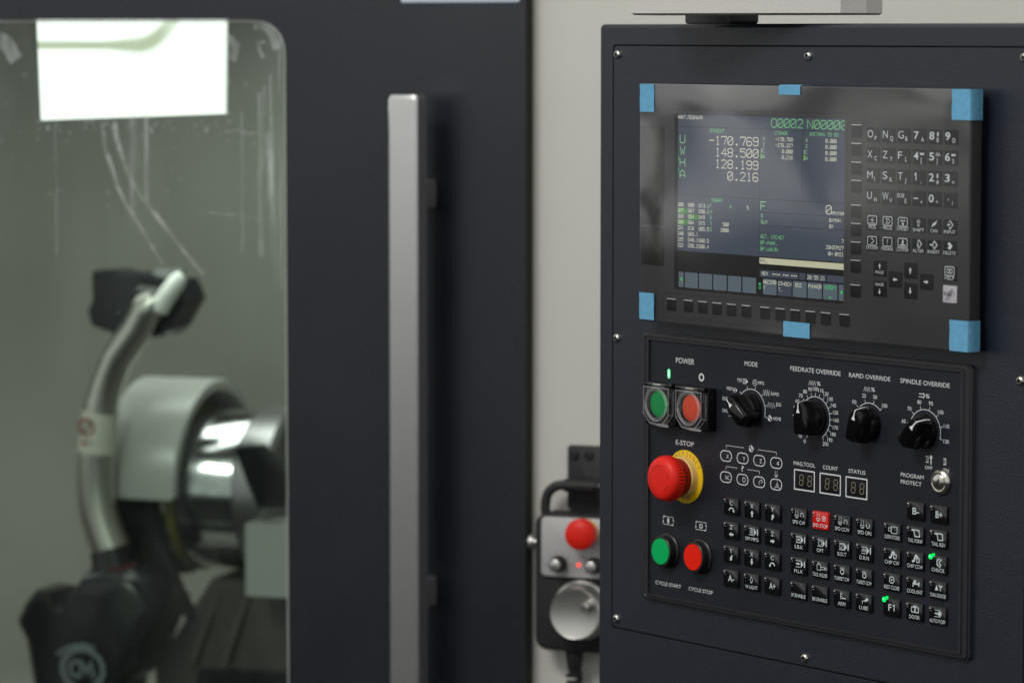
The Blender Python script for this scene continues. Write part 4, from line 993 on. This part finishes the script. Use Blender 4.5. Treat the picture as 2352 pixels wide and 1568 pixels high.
for uu, r_ in ((20.1, 0), (62, 1)):
    mb = MB()
    mb.stroke(rbox(uu - 6.5, uu + 6.5, -373.9, -367.2, .3, 2), .4, z, L_, closed=True)
    for sx, sy in ((-6.5, 1), (6.5, -1)): mb.flat(circ(uu + sx * .8, -370.6 + 3.3 * sy, .7, 8), z + .06, L_); mb.flat(circ(uu + sx, -370.6 + 1.2 * -sy, .7, 8), z + .06, L_)
    if r_: mb.stroke(circ(uu, -370.6, 1.7, 16), .8, z, L_, closed=True)
    else: mb.flat(rbox(uu - 1.1, uu + 1.1, -373, -368.2, 1, 4), z, L_)
    part('cycle_icon', mb, op_, (uu, -370.6, T), smooth=False)
for u0, u1 in ((175.8, 200.3), (206, 230.6), (236.1, 261)):
    mb = MB(); mb.stroke(rbox(u0 + .5, u1 - .5, -327.2, -311.2, .2, 2), 1.05, z, L_, closed=True); part('digit_frame', mb, op_, (u0, -319, T), smooth=False)
mb = MB()
for uu in (327.4, 346.6):
    mb = MB()
    mb.stroke([(uu - 1.8, -286.2), (uu + .8, -286.2), (uu + .8, -290.8), (uu - 1.8, -290.8)], .6, z, L_)
    mb.stroke([(uu - .9, -286.2), (uu - .9, -290.8)], .4, z, L_)
    if uu < 330: mb.stroke([(331.4, -285), (331.4, -292)], 1.0, z, L_); mb.flat(circ(331.4, -286.6, 1.5, 10), z + .07, L_)
    part('key_icon', mb, op_, (uu, -288, T), smooth=False)
mb = MB(); mb.stroke(circ(61.7, -244.6, 2.7, 24), 1.4, z, L_, closed=True); part('off_mark', mb, op_, smooth=False)
mb = MB(); mb.slab(19.1, 21.3, -248.2, -241.2, T - .05, T + .35, 'led_core', r=1.1, b=.15); pl_ = part('power_lamp', mb, op_, label='lit green bar lamp under POWER', smooth=False)
mb = MB(); mb.ring(rbox(18.5, 21.9, -248.8, -240.6, 1.7, 4), rbox(19.1, 21.3, -248.2, -241.2, 1.1, 4), T + .1, 'led_green'); part('lamp_rim', mb, pl_, smooth=False)
mb = MB(); mb.flat(circ(148.8, -325.2, .7, 8), T + .1, 'yellow_dull'); part('lamp_dot', mb, op_, smooth=False)

# --- seven segment displays
SEG = {'a': ((-1.7, 4.2), (1.7, 4.2)), 'g': ((-1.7, 0), (1.7, 0)), 'd': ((-1.7, -4.2), (1.7, -4.2)), 'f': ((-2.1, 3.8), (-2.1, .4)), 'b': ((2.1, 3.8), (2.1, .4)), 'e': ((-2.1, -.4), (-2.1, -3.8)), 'c': ((2.1, -.4), (2.1, -3.8))}
for u0, u1 in ((175.8, 200.3), (206, 230.6), (236.1, 261)):
    c = (u0 + u1) / 2 + 1.4
    mb = MB(); mb.slab(u0 + 2.6, u1 - 1.6, -325.8, -312.4, T - .2, T + .06, 'bezel_key', r=.3, b=.05); dd = part('digit_display', mb, op_, (c, -319.2, T), label='unlit two digit display')
    mb = MB()
    for k in (-4.9, 4.9):
        for s_ in 'abcdefg':
            (x0, y0), (x1, y1) = SEG[s_]; mb.stroke([(c + k + x0 + y0 * .07, -319.2 + y0), (c + k + x1 + y1 * .07, -319.2 + y1)], .62, T + .1, 'seg')
    mb.stroke([(c, -325), (c, -313.2)], .25, T + .1, 'groove')
    part('segments', mb, dd, smooth=False)

# --- rotary knobs
def knob(cx, ang, label):
    cy = -266.7
    n_ = part('rotary_knob', MB().lathe(cx, cy, [(13.2, T), (13.4, T + 1.2), (12.6, T + 5), (11.6, T + 7.4), (9.0, T + 8)], 'knob', n=44), op_, (cx, cy, T), label=label)
    c, s_ = math.cos(R(-ang)), math.sin(R(-ang))
    def rot(x, y, w): return (cx + x * c - y * s_, cy + x * s_ + y * c, w)
    def outl(hw, tip, tail, w, nose): return [rot(*p, w) for p in ((-hw, -tail + 2), (-hw + 2, -tail), (hw - 2, -tail), (hw, -tail + 2), (hw, tip - 5), (nose, tip), (-nose, tip), (-hw, tip - 5))][::1]
    m_ = MB(); m_.loft([outl(8.6, 14.0, 13.4, T + 5, 4), outl(7.4, 14.6, 13.2, T + 12, 3.2), outl(6.0, 13.6, 12.4, T + 18.6, 2.6), outl(5.2, 12.8, 11.7, T + 19.4, 2.2)], 'knob')
    g_ = part('grip', m_, n_, (cx, cy, T))
    m_ = MB(); zz = T + 19.5
    m_.add([rot(-2.0, 5.2, zz), rot(2.0, 5.2, zz), rot(0.5, 8.6, zz), rot(.5, 12.4, zz), rot(-.5, 12.4, zz), rot(-.5, 8.6, zz)], [(0, 1, 2, 3, 4, 5)], 'white')
    rr = [(12.4, T + 19.5), (13.5, T + 18.9), (14.75, T + 12), (15.0, T + 9), (14.3, T + 4.6)]
    m_.add([p for y, w in rr for p in (rot(-.5, y + .15, w), rot(.5, y + .15, w))], [(2 * i, 2 * i + 1, 2 * i + 3, 2 * i + 2) for i in range(len(rr) - 1)], 'white')
    part('pointer', m_, n_, (cx, cy, T), smooth=False)
knob(123.6, -45, 'mode selector knob'); knob(200.3, 0, 'feedrate override knob'); knob(262.5, 15, 'rapid override knob'); knob(324.3, 45, 'spindle override knob')

# --- power buttons under clear flaps
for cu, mt in ((20.3, 'button_green'), (61.7, 'lens_red')):
    cv = -270.0; green = mt == 'button_green'
    n_ = part('power_button', MB().slab(cu - 19.0, cu + 19.0, -288.5, -252.4, T - .1, -5.8, 'knob', r=1.2, b=.5), op_, (cu, cv, T), label=('green' if green else 'red') + ' power button under a clear hinged flap')
    part('lens', MB().lathe(cu, cv, [(12.6, -6.0), (12.6, -4.4), (12.0, -4.1), (11.6, -4.1)], 'collar', n=40, cap1=False).lathe(cu, cv, [(11.5, -6), (11.4, -3.9), (10.8, -3.4), (6, -3.2)], mt, n=40), n_, (cu, cv, -6))
    fl = MB(); V_t, V_b, H = -255.5, -287.5, 16.2
    fo = [(cu + H, V_t), (cu - H, V_t), (cu - H, -278.5), (cu - H + 8, V_b + 1), (cu, V_b), (cu + H - 8, V_b + 1), (cu + H, -278.5)]
    def so(f): return [(cu + (x - cu) * f, -271 + (y + 271) * f) for x, y in fo]
    # flap: outline wall plus a rimmed front
    A, B = so(1.0), so(.93)
    fl.loft([[(x, y, -5.6) for x, y in A], [(x, y, -.9) for x, y in A], [(x, y, -.3) for x, y in so(.975)], [(x, y, -.3) for x, y in B]], 'clear', cap0=False, cap1=True)
    fl.loft([[(x, y, -5.6) for x, y in A], [(x, y, -5.6) for x, y in B], [(x, y, -1.5) for x, y in B]][::-1], 'clear', cap0=True, cap1=False)
    part('flap_cover', fl, n_, (cu, cv, -3))
    rm = MB()
    for rr_, ww in ((14.0, 1.0), (12.3, .6)):
        rings = []
        for i in range(36):
            a_ = 2 * math.pi * i / 36; rings.append([(cu + (rr_ + ww * .5 * math.cos(b_)) * math.cos(a_), cv + (rr_ + ww * .5 * math.cos(b_)) * math.sin(a_), -.3 + ww * .5 * max(math.sin(b_), 0)) for b_ in (0, .8, 1.57, 2.35, 3.14)])
        rings.append(rings[0]); rm.loft(rings, 'clear_edge_glint', False, False, closed=False)
    rm.slab(cu - 2, cu + 12, V_b - 1.3, V_b + .4, -4.4, -2.6, 'clear_edge_glint', r=.6, b=.3)
    rm.stroke(so(.985), .8, -.22, 'clear_edge_glint', closed=True); rm.stroke(so(.995), .7, -5.5, 'clear_edge_glint', closed=True)  # pale strips standing in for reflections inside the flap's edges
    for qx, qy in fo[2:]: rm.tube([(qx, qy, -5.4), (qx, qy, -.6)], .3, 'clear_edge_glint', n=6)
    part('flap_rim', rm, n_, (cu, cv, 0))
    hv, hw_ = -253.6, -3.4
    hg = MB(); hg.hcyl([(cu - 18.5, 2.0), (cu - 12.6, 2.0)], hv, hw_, 'knob', n=16); hg.hcyl([(cu + 9.4, 2.2), (cu + 18.5, 2.2)], hv, hw_, 'knob', n=16)
    part('hinge', hg, n_, (cu, hv, hw_))
    hg = MB(); hg.hcyl([(cu - 12.4, 1.9), (cu - 6.6, 1.9)], hv, hw_, 'clear', n=16); hg.hcyl([(cu + 4, 1.9), (cu + 9.2, 1.9)], hv, hw_, 'clear', n=16); hg.hcyl([(cu - 6.6, 1.25), (cu + 4, 1.25)], hv, hw_, 'steel', n=14)
    part('hinge_pin', hg, n_, (cu, hv, hw_))

# --- emergency stop
es = part('emergency_stop', MB().lathe(42, -330.6, [(22.6, T), (22.6, T + .7), (22.2, T + .9)], 'stop_yellow', n=64), op_, (42, -330.6, T), label='red mushroom emergency stop on a yellow disc')
mb = MB()
def arctext(m, word, cx, cy, r, amid, h, zz, mt, span, flip=False):
    n = len(word)
    for i, ch in enumerate(word):
        a_ = amid + (i - (n - 1) / 2) * span * (-1 if flip else 1)
        rb = r + (h if flip else 0) * 0
        x, y = cx + r * math.sin(R(a_)), cy + r * math.cos(R(a_))
        m.text(ch, x, y, h, zz, mt, align='c', rot=-a_ + (180 if flip else 0), sx=.8)
arctext(mb, 'EMERGENCY', 42, -330.6, 17.7, 8, 3.9, T + .98, 'ink', 13.4)
arctext(mb, 'STOP', 42, -330.6, 21.6, 180, 3.9, T + .98, 'ink', 12.5, True)
part('disc_lettering', mb, es, smooth=False)
part('collar', MB().lathe(42, -330.6, [(17.2, T + .9), (17.2, -8.2), (16.4, -7.4), (15, -7.2)], 'stop_collar', n=48), es)
part('neck', MB().lathe(42, -330.6, [(16.3, -7.6), (16.7, -3), (17.0, 1.4)], 'stop_dark', n=48, cap1=False), es)
cap = MB().lathe(42, -330.6, [(16.8, 1.0), (18.4, 1.4), (19.0, 3.2), (19.2, 6.5), (18.9, 9.5), (17.8, 12), (15.8, 13.8), (13.2, 14.6), (10, 14.9), (5, 15.0)], 'stop_red', n=84, knurl=(1, .42, 4))
cp = part('mushroom_cap', cap, es, (42, -330.6, 1))
mb = MB()
for a0, a1 in ((-52, 28), (110, 150), (200, 290), (60, 86)): mb.stroke(arc(42, -330.6, 11.6, a0, a1, 12), .45, 15.0, 'stop_dark')
part('turn_mark', mb, cp, smooth=False)

# --- cycle buttons
for cu, mt, nm in ((20.2, 'button_green', 'green cycle start button'), (61.9, 'button_red', 'red cycle stop button')):
    cv = -396.3
    n_ = part('push_button', MB().lathe(cu, cv, [(15.0, T), (15.0, T + 1.6), (14.2, T + 2.4), (13.4, T + 2.6), (13.0, T + 6.5), (13.0, -6.4), (12.4, -5.9), (11.6, -5.9), (11.5, -7)], 'collar', n=52), op_, (cu, cv, T), label=nm)
    part('button_cap', MB().lathe(cu, cv, [(11.3, -7.2), (11.2, -5.9), (10.9, -5.5), (6, -5.35)], mt, n=52), n_)

# --- key lock
lk = part('key_switch', MB().lathe(343.2, -304.4, [(10.2, T), (10.2, T + 1.4), (9.2, T + 3.0), (7.6, T + 3.8), (6.8, T + 3.6), (6.4, T + 3.0)], 'lock_metal', n=48), op_, (343.2, -304.4, T), label='chrome key switch')
part('key_barrel', MB().lathe(343.2, -304.4, [(5.8, T + 3), (5.8, T + 4.2), (5.2, T + 4.6)], 'lock_metal', n=36), lk)
mb = MB(); c_, s_ = math.cos(R(-28)), math.sin(R(-28))
mb.flat([(343.2 + x * c_ - y * s_, -304.4 + x * s_ + y * c_) for x, y in ((-.9, -2.8), (.9, -2.8), (.9, 2.8), (-.9, 2.8))], T + 4.7, 'groove'); part('keyhole', mb, lk, smooth=False)

# --- lettered keys
KT = T + 2.0; Lg = 'legend'
km = {}
def opkey(x, y, draw, mt='key_black', lit=False, label=None):
    if mt in km: n_ = part('key', None, op_, (x, y, T), mesh=km[mt], label=label)
    else:
        m_ = MB(); m_.slab(x - 9.4, x + 9.4, y - 7.35, y + 7.35, T - .1, KT, mt, r=1.6, b=.7, n=3)
        n_ = part('key', m_, op_, (x, y, T), label=label); km[mt] = n_.ob.data
    m_ = MB(); draw(m_, x, y, KT + .06); part('legend', m_, n_, (x, y, T), smooth=False)
    if lit:
        m_ = MB().lathe(x - 8.0, y + 5.6, [(2.1, KT), (2.0, KT + .5), (1.1, KT + .8)], 'led_green', n=12).lathe(x - 5.2, y + 7.2, [(1.4, KT - .6), (1.3, KT + .1), (.6, KT + .3)], 'led_green', n=10).lathe(x - 7.8, y + 6.0, [(.6, KT + .8), (.5, KT + .95)], 'led_core', n=8)
    elif 'lamp' in km:
        part('indicator_lamp', None, n_, (x, y, T), mesh=km['lamp']); return
    else: m_ = MB().lathe(x - 7.9, y + 5.0, [(.95, KT), (.9, KT + .35), (.5, KT + .6)], 'steel', n=12).lathe(x - 7.2, y + 3.2, [(.55, KT), (.5, KT + .25), (.2, KT + .35)], 'steel', n=8)
    o2 = part('indicator_lamp', m_, n_, (x, y, T), label='lit green lamp' if lit else None)
    if not lit: km['lamp'] = o2.ob.data
def K2(letter, ic):
    def d(m, x, y, z): m.text(letter, x + .2, y + 1.2, 3.6, z, Lg, width=3.6, align='c'); ic(m, x + .5, y - 3.1, z)
    return d
def K1(t):
    def d(m, x, y, z):
        if t == 'F1': m.text('F', x - 3.2, y - 2.6, 5.2, z, Lg, width=3.4, bold=.008); m.stroke([(x + 1.6, y + 1.4), (x + 3.2, y + 2.5), (x + 3.2, y - 2.6)], .8, z, Lg)
        else: m.text(t, x + .6, y - 2.6, 5.2, z, Lg, width=7.2, align='c', bold=.008)
    return d
def KI(t, ic, wd=None, h=2.9):
    def d(m, x, y, z):
        if ic: ic(m, x + 1.2, y + 1.9, z)
        m.text(t, x + .3, y - 5.6, h, z, Lg, width=min(wd or 1.9 * len(t) + 1, 17.2), align='c')
    return d
def A_(a): return lambda m, x, y, z: arrow(m, x, y, 5.4, a, z, Lg, 1.5, 3.6)
def c_cw(m, x, y, z): arcarrow(m, x, y - .8, 2.8, -80, 75, 1.0, z, Lg, 1.9)
def c_ccw(m, x, y, z): arcarrow(m, x, y - .8, 2.8, 80, -75, 1.0, z, Lg, 1.9)
def tp(inner=None): 
    def d(m, x, y, z):
        tape_(m, x, y, z, Lg, 1.25)
        m.flat(rbox(x + 5.6, x + 6.6, y - 2.4, y + 2.8, .5, 3), z, Lg)
        if inner: inner(m, x - 1.0, y, z)
    return d
def in_mpg(m, x, y, z): chuckring(m, x, y, 1.9, z, Lg, .35)
def in_sbk(m, x, y, z): box_(m, x, y, 5.0, 3.6, .35, z, Lg, .2); arrow(m, x, y, 3.6, 90, z, Lg, .9, 2.2)
def in_opt(m, x, y, z): m.stroke(arc(x, y, 1.9, 20, 160, 8), .5, z, Lg); m.stroke(arc(x, y, 1.9, 200, 340, 8), .5, z, Lg)
def in_bdt(m, x, y, z): box_(m, x, y, 5.0, 3.6, .4, z, Lg, .2); m.stroke([(x - 1.7, y - 1.2), (x + 1.7, y + 1.2)], .4, z, Lg)
def in_drn(m, x, y, z): zig(m, x, y, 5.0, 2.6, 4, .45, z, Lg)
def in_mlk(m, x, y, z): arrow(m, x - .6, y, 4.6, 90, z, Lg, 1.1, 2.4)
def spi(kind):
    def d(m, x, y, z):
        spindle(m, x - 3.4, y + .2, z, Lg, 1.15); cx = x + 3.0
        if kind == 'stop': m.stroke(circ(cx, y, 2.0, 16), .5, z, Lg, closed=True); m.flat([(cx - 1.1, y + .8), (cx, y - 1.3), (cx + 1.1, y + .8)][::-1], z, Lg)
        elif kind == 'cw': m.stroke(arc(cx, y, 1.9, -140, 140, 14), .5, z, Lg)
        else: m.stroke(arc(cx, y, 1.9, 40, 320, 14), .6, z, Lg)
    return d
def bulb(m, x, y, z): x -= 1; m.stroke([(x - .8, y - 1.6), (x - 1.5, y - .2), (x, y + 2.9), (x + 1.5, y - .2), (x + .8, y - 1.6)], .42, z, Lg, closed=True); m.stroke([(x - 1, y - 2.3), (x + 1, y - 2.3)], .5, z, Lg)
def holder(m, x, y, z): box_(m, x - 2.2, y, 4.2, 4.6, .42, z, Lg, .2); box_(m, x - 2.2, y + 3.0, 1.8, 1.4, .4, z, Lg, .2); box_(m, x + 2.2, y - .4, 4.4, 1.9, .4, z, Lg, .2); box_(m, x + 5.8, y - .3, 2.2, 1.6, .4, z, Lg, .2)
def turret(s_):
    def d(m, x, y, z):
        x -= .6; m.stroke(circ(x, y - .4, 2.1, 6, 30), .7, z, Lg, closed=True); arcarrow(m, x, y - .6, 3.5, -40 * s_, 35 * s_, .45, z, Lg, .9)
    return d
def armi(m, x, y, z): m.stroke([(x - 2, y - 2.6), (x - 2, y + 3)], .5, z, Lg); box_(m, x - 1.2, y + 2.2, 1.2, 1.2, .4, z, Lg, .2); m.stroke([(x - 2, y + .6), (x, y - .6), (x + .6, y - 1.8), (x - 2, y - 1.8)], .45, z, Lg); m.stroke([(x + .6, y - 1.3), (x + 3.8, y - 1.5)], .8, z, Lg)
def lube(m, x, y, z): m.flat([(x - .4, y - .2), (x + 3.2, y + 2.6), (x + 4.2, y + .6), (x + .8, y - 1.2)][::-1], z, Lg); m.stroke([(x - .2, y - .3), (x - 2.4, y - .8), (x - 2.6, y - 3.0)], .5, z, Lg)
def sleeve(m, x, y, z): box_(m, x + 1.2, y - .2, 6.4, 5.2, .5, z, Lg, .3); box_(m, x - 3.6, y, 2.8, 2.6, .5, z, Lg, .2)
def tail(m, x, y, z): m.stroke([(x - 3.4, y + 2.6), (x + 3.4, y + 2.4), (x + 3.8, y - 2.4), (x - 1.4, y - 2.6), (x - 2.0, y + .4)], .8, z, Lg, closed=True); arrow(m, x - 4.2, y + 2.2, 2.6, 270, z, Lg, .6, 1.8)
def chip(m, x, y, z): m.stroke([(x - 4.2, y - 2.4), (x - 2.2, y - 2.0), (x - .4, y + 2.4), (x + 1.4, y + 2.4)], 1.5, z, Lg); m.stroke([(x + .6, y + .4), (x + 1, y - 2.6), (x + 3.4, y - 2.6), (x + 4, y + .4)], .7, z, Lg, closed=True); m.flat(circ(x + 1.6, y + 1.6, 1.0, 8), z + .07, Lg)
def chucki(m, x, y, z): m.stroke([(x + .5, y + 3.2), (x - 2, y + 1.8), (x - 2.2, y - 1.8), (x + .4, y - 3.2), (x + 2, y - 3.0)], .9, z, Lg); m.stroke([(x + 2.6, y + 2.8), (x + .4, y + .6), (x + .4, y - .8), (x + 2.6, y - 2.0)], .9, z, Lg)
def rest(m, x, y, z): m.stroke(circ(x - 1, y, 2.6, 18), .7, z, Lg, closed=True); m.flat([(x - 1.8, y - 1), (x + .2, y), (x - 1.8, y + 1)], z, Lg)
def cool(m, x, y, z): m.flat(rbox(x - 3, x - .4, y - .6, y + 1.2, .3, 2), z, Lg); m.flat(rbox(x - 2.0, x + .6, y + 1.0, y + 3.0, .6, 3), z + .04, Lg); m.stroke([(x - .4, y + .2), (x + 3.4, y + .2)], 1.1, z, Lg); m.stroke([(x + 3.6, y + 1.8), (x + 3.6, y - 1.6)], 1.2, z + .05, Lg); m.stroke([(x - 2.8, y - .8), (x - 3.0, y - 2.4)], 1.0, z, Lg)
def gun(m, x, y, z): m.flat([(x - 4, y - 2.0), (x - .6, y - 2.0), (x - 2.3, y + 2.4)], z, Lg); m.stroke([(x, y + 2.4), (x + 1.8, y + .4), (x + 3.8, y + 2.2)], .9, z, Lg); m.stroke([(x + 1.8, y + .4), (x + 1.8, y - 2.2)], .9, z, Lg)
def doori(m, x, y, z): box_(m, x - .4, y - .2, 7.6, 4.0, .7, z, Lg, .2); m.stroke([(x - .4, y + 3.2), (x - .4, y - 2.2)], 1.3, z, Lg); m.stroke([(x - 2.4, y + 2.8), (x + 1.6, y + 2.8)], .6, z, Lg)
def autop(m, x, y, z): tape_(m, x, y, z, Lg, 1.2, False); arrow(m, x - 2.4, y, 3.2, 90, z, Lg, .9, 2.0); m.flat(circ(x + 1, y, 1.7, 12), z + .04, Lg)
AX = (101.7, 127.1, 152.2); SPD = (183.7, 209.0, 234.4, 259.8); RT = (291.2, 316.7, 342.0)
VR = (-349.6, -369.8, -389.8, -410.1)
# red key after a black one so each keeps its own mesh
table = [
 (AX, [[K2('C', c_cw), K2('X', A_(0)), K2('Y', A_(22))], [K2('Z', A_(270)), KI('SIM MPG', tp(in_mpg), 16), K2('Z', A_(90))], [K2('Y', A_(202)), K2('X', A_(180)), K2('C', c_ccw)], [K1('A-'), KI('W.LIGHT', bulb, 15), K1('A+')]]),
 (SPD, [[KI('SPD CW', spi('cw'), 14.5), KI('SPD STOP', spi('stop'), 17.5), KI('SPD CCW', spi('cw'), 16.5), KI('SPD ORI', spi('o'), 15.5)],
        [KI('S.B.K', tp(in_sbk), 10), KI('OPT', tp(in_opt), 8), KI('B.D.T', tp(in_bdt), 10), KI('D.R.N', tp(in_drn), 10.5)],
        [KI('M.L.K', tp(in_mlk), 10), KI('TOOL HOLDER', holder, 17.6), KI('TURRET CW', turret(1), 17), KI('TURRET CCW', turret(-1), 17.6)],
        [KI('SP.ENABLE', None, 17.4), KI('BK.ENABLE', None, 17.4), KI('ARM', armi, 8.6), KI('LUBE', lube, 10)]]),
 (RT, [[KI('SLEEVE STOCK', sleeve, 17.6), KI('TAIL FORW', tail, 16), KI('TAIL REV', tail, 15)], [KI('CHIP CW', chip, 16), KI('CHIP CCW', chip, 17.4), KI('CHUCK', chucki, 14)],
       [KI('REST CLOSE', rest, 17), KI('COOLANT', cool, 17), KI('TURN CHOOSE', gun, 17.6)], [K1('F1'), KI('DOOR', doori, 11.5), KI('AUTO P.OFF', autop, 17)]])]
for us, rows_ in table:
    for vv, rw in zip(VR, rows_):
        for uu, d in zip(us, rw):
            red = us is SPD and vv == VR[0] and uu == SPD[1]
            lit = us is RT and ((vv == VR[1] and uu == RT[2]) or (vv == VR[3] and uu == RT[0]))
            opkey(uu, vv, d, 'key_red' if red else 'key_black', lit, 'red SPD STOP key' if red else None)
opkey(RT[1], -330.3, K1('B-')); opkey(RT[2], -330.3, K1('B+'))
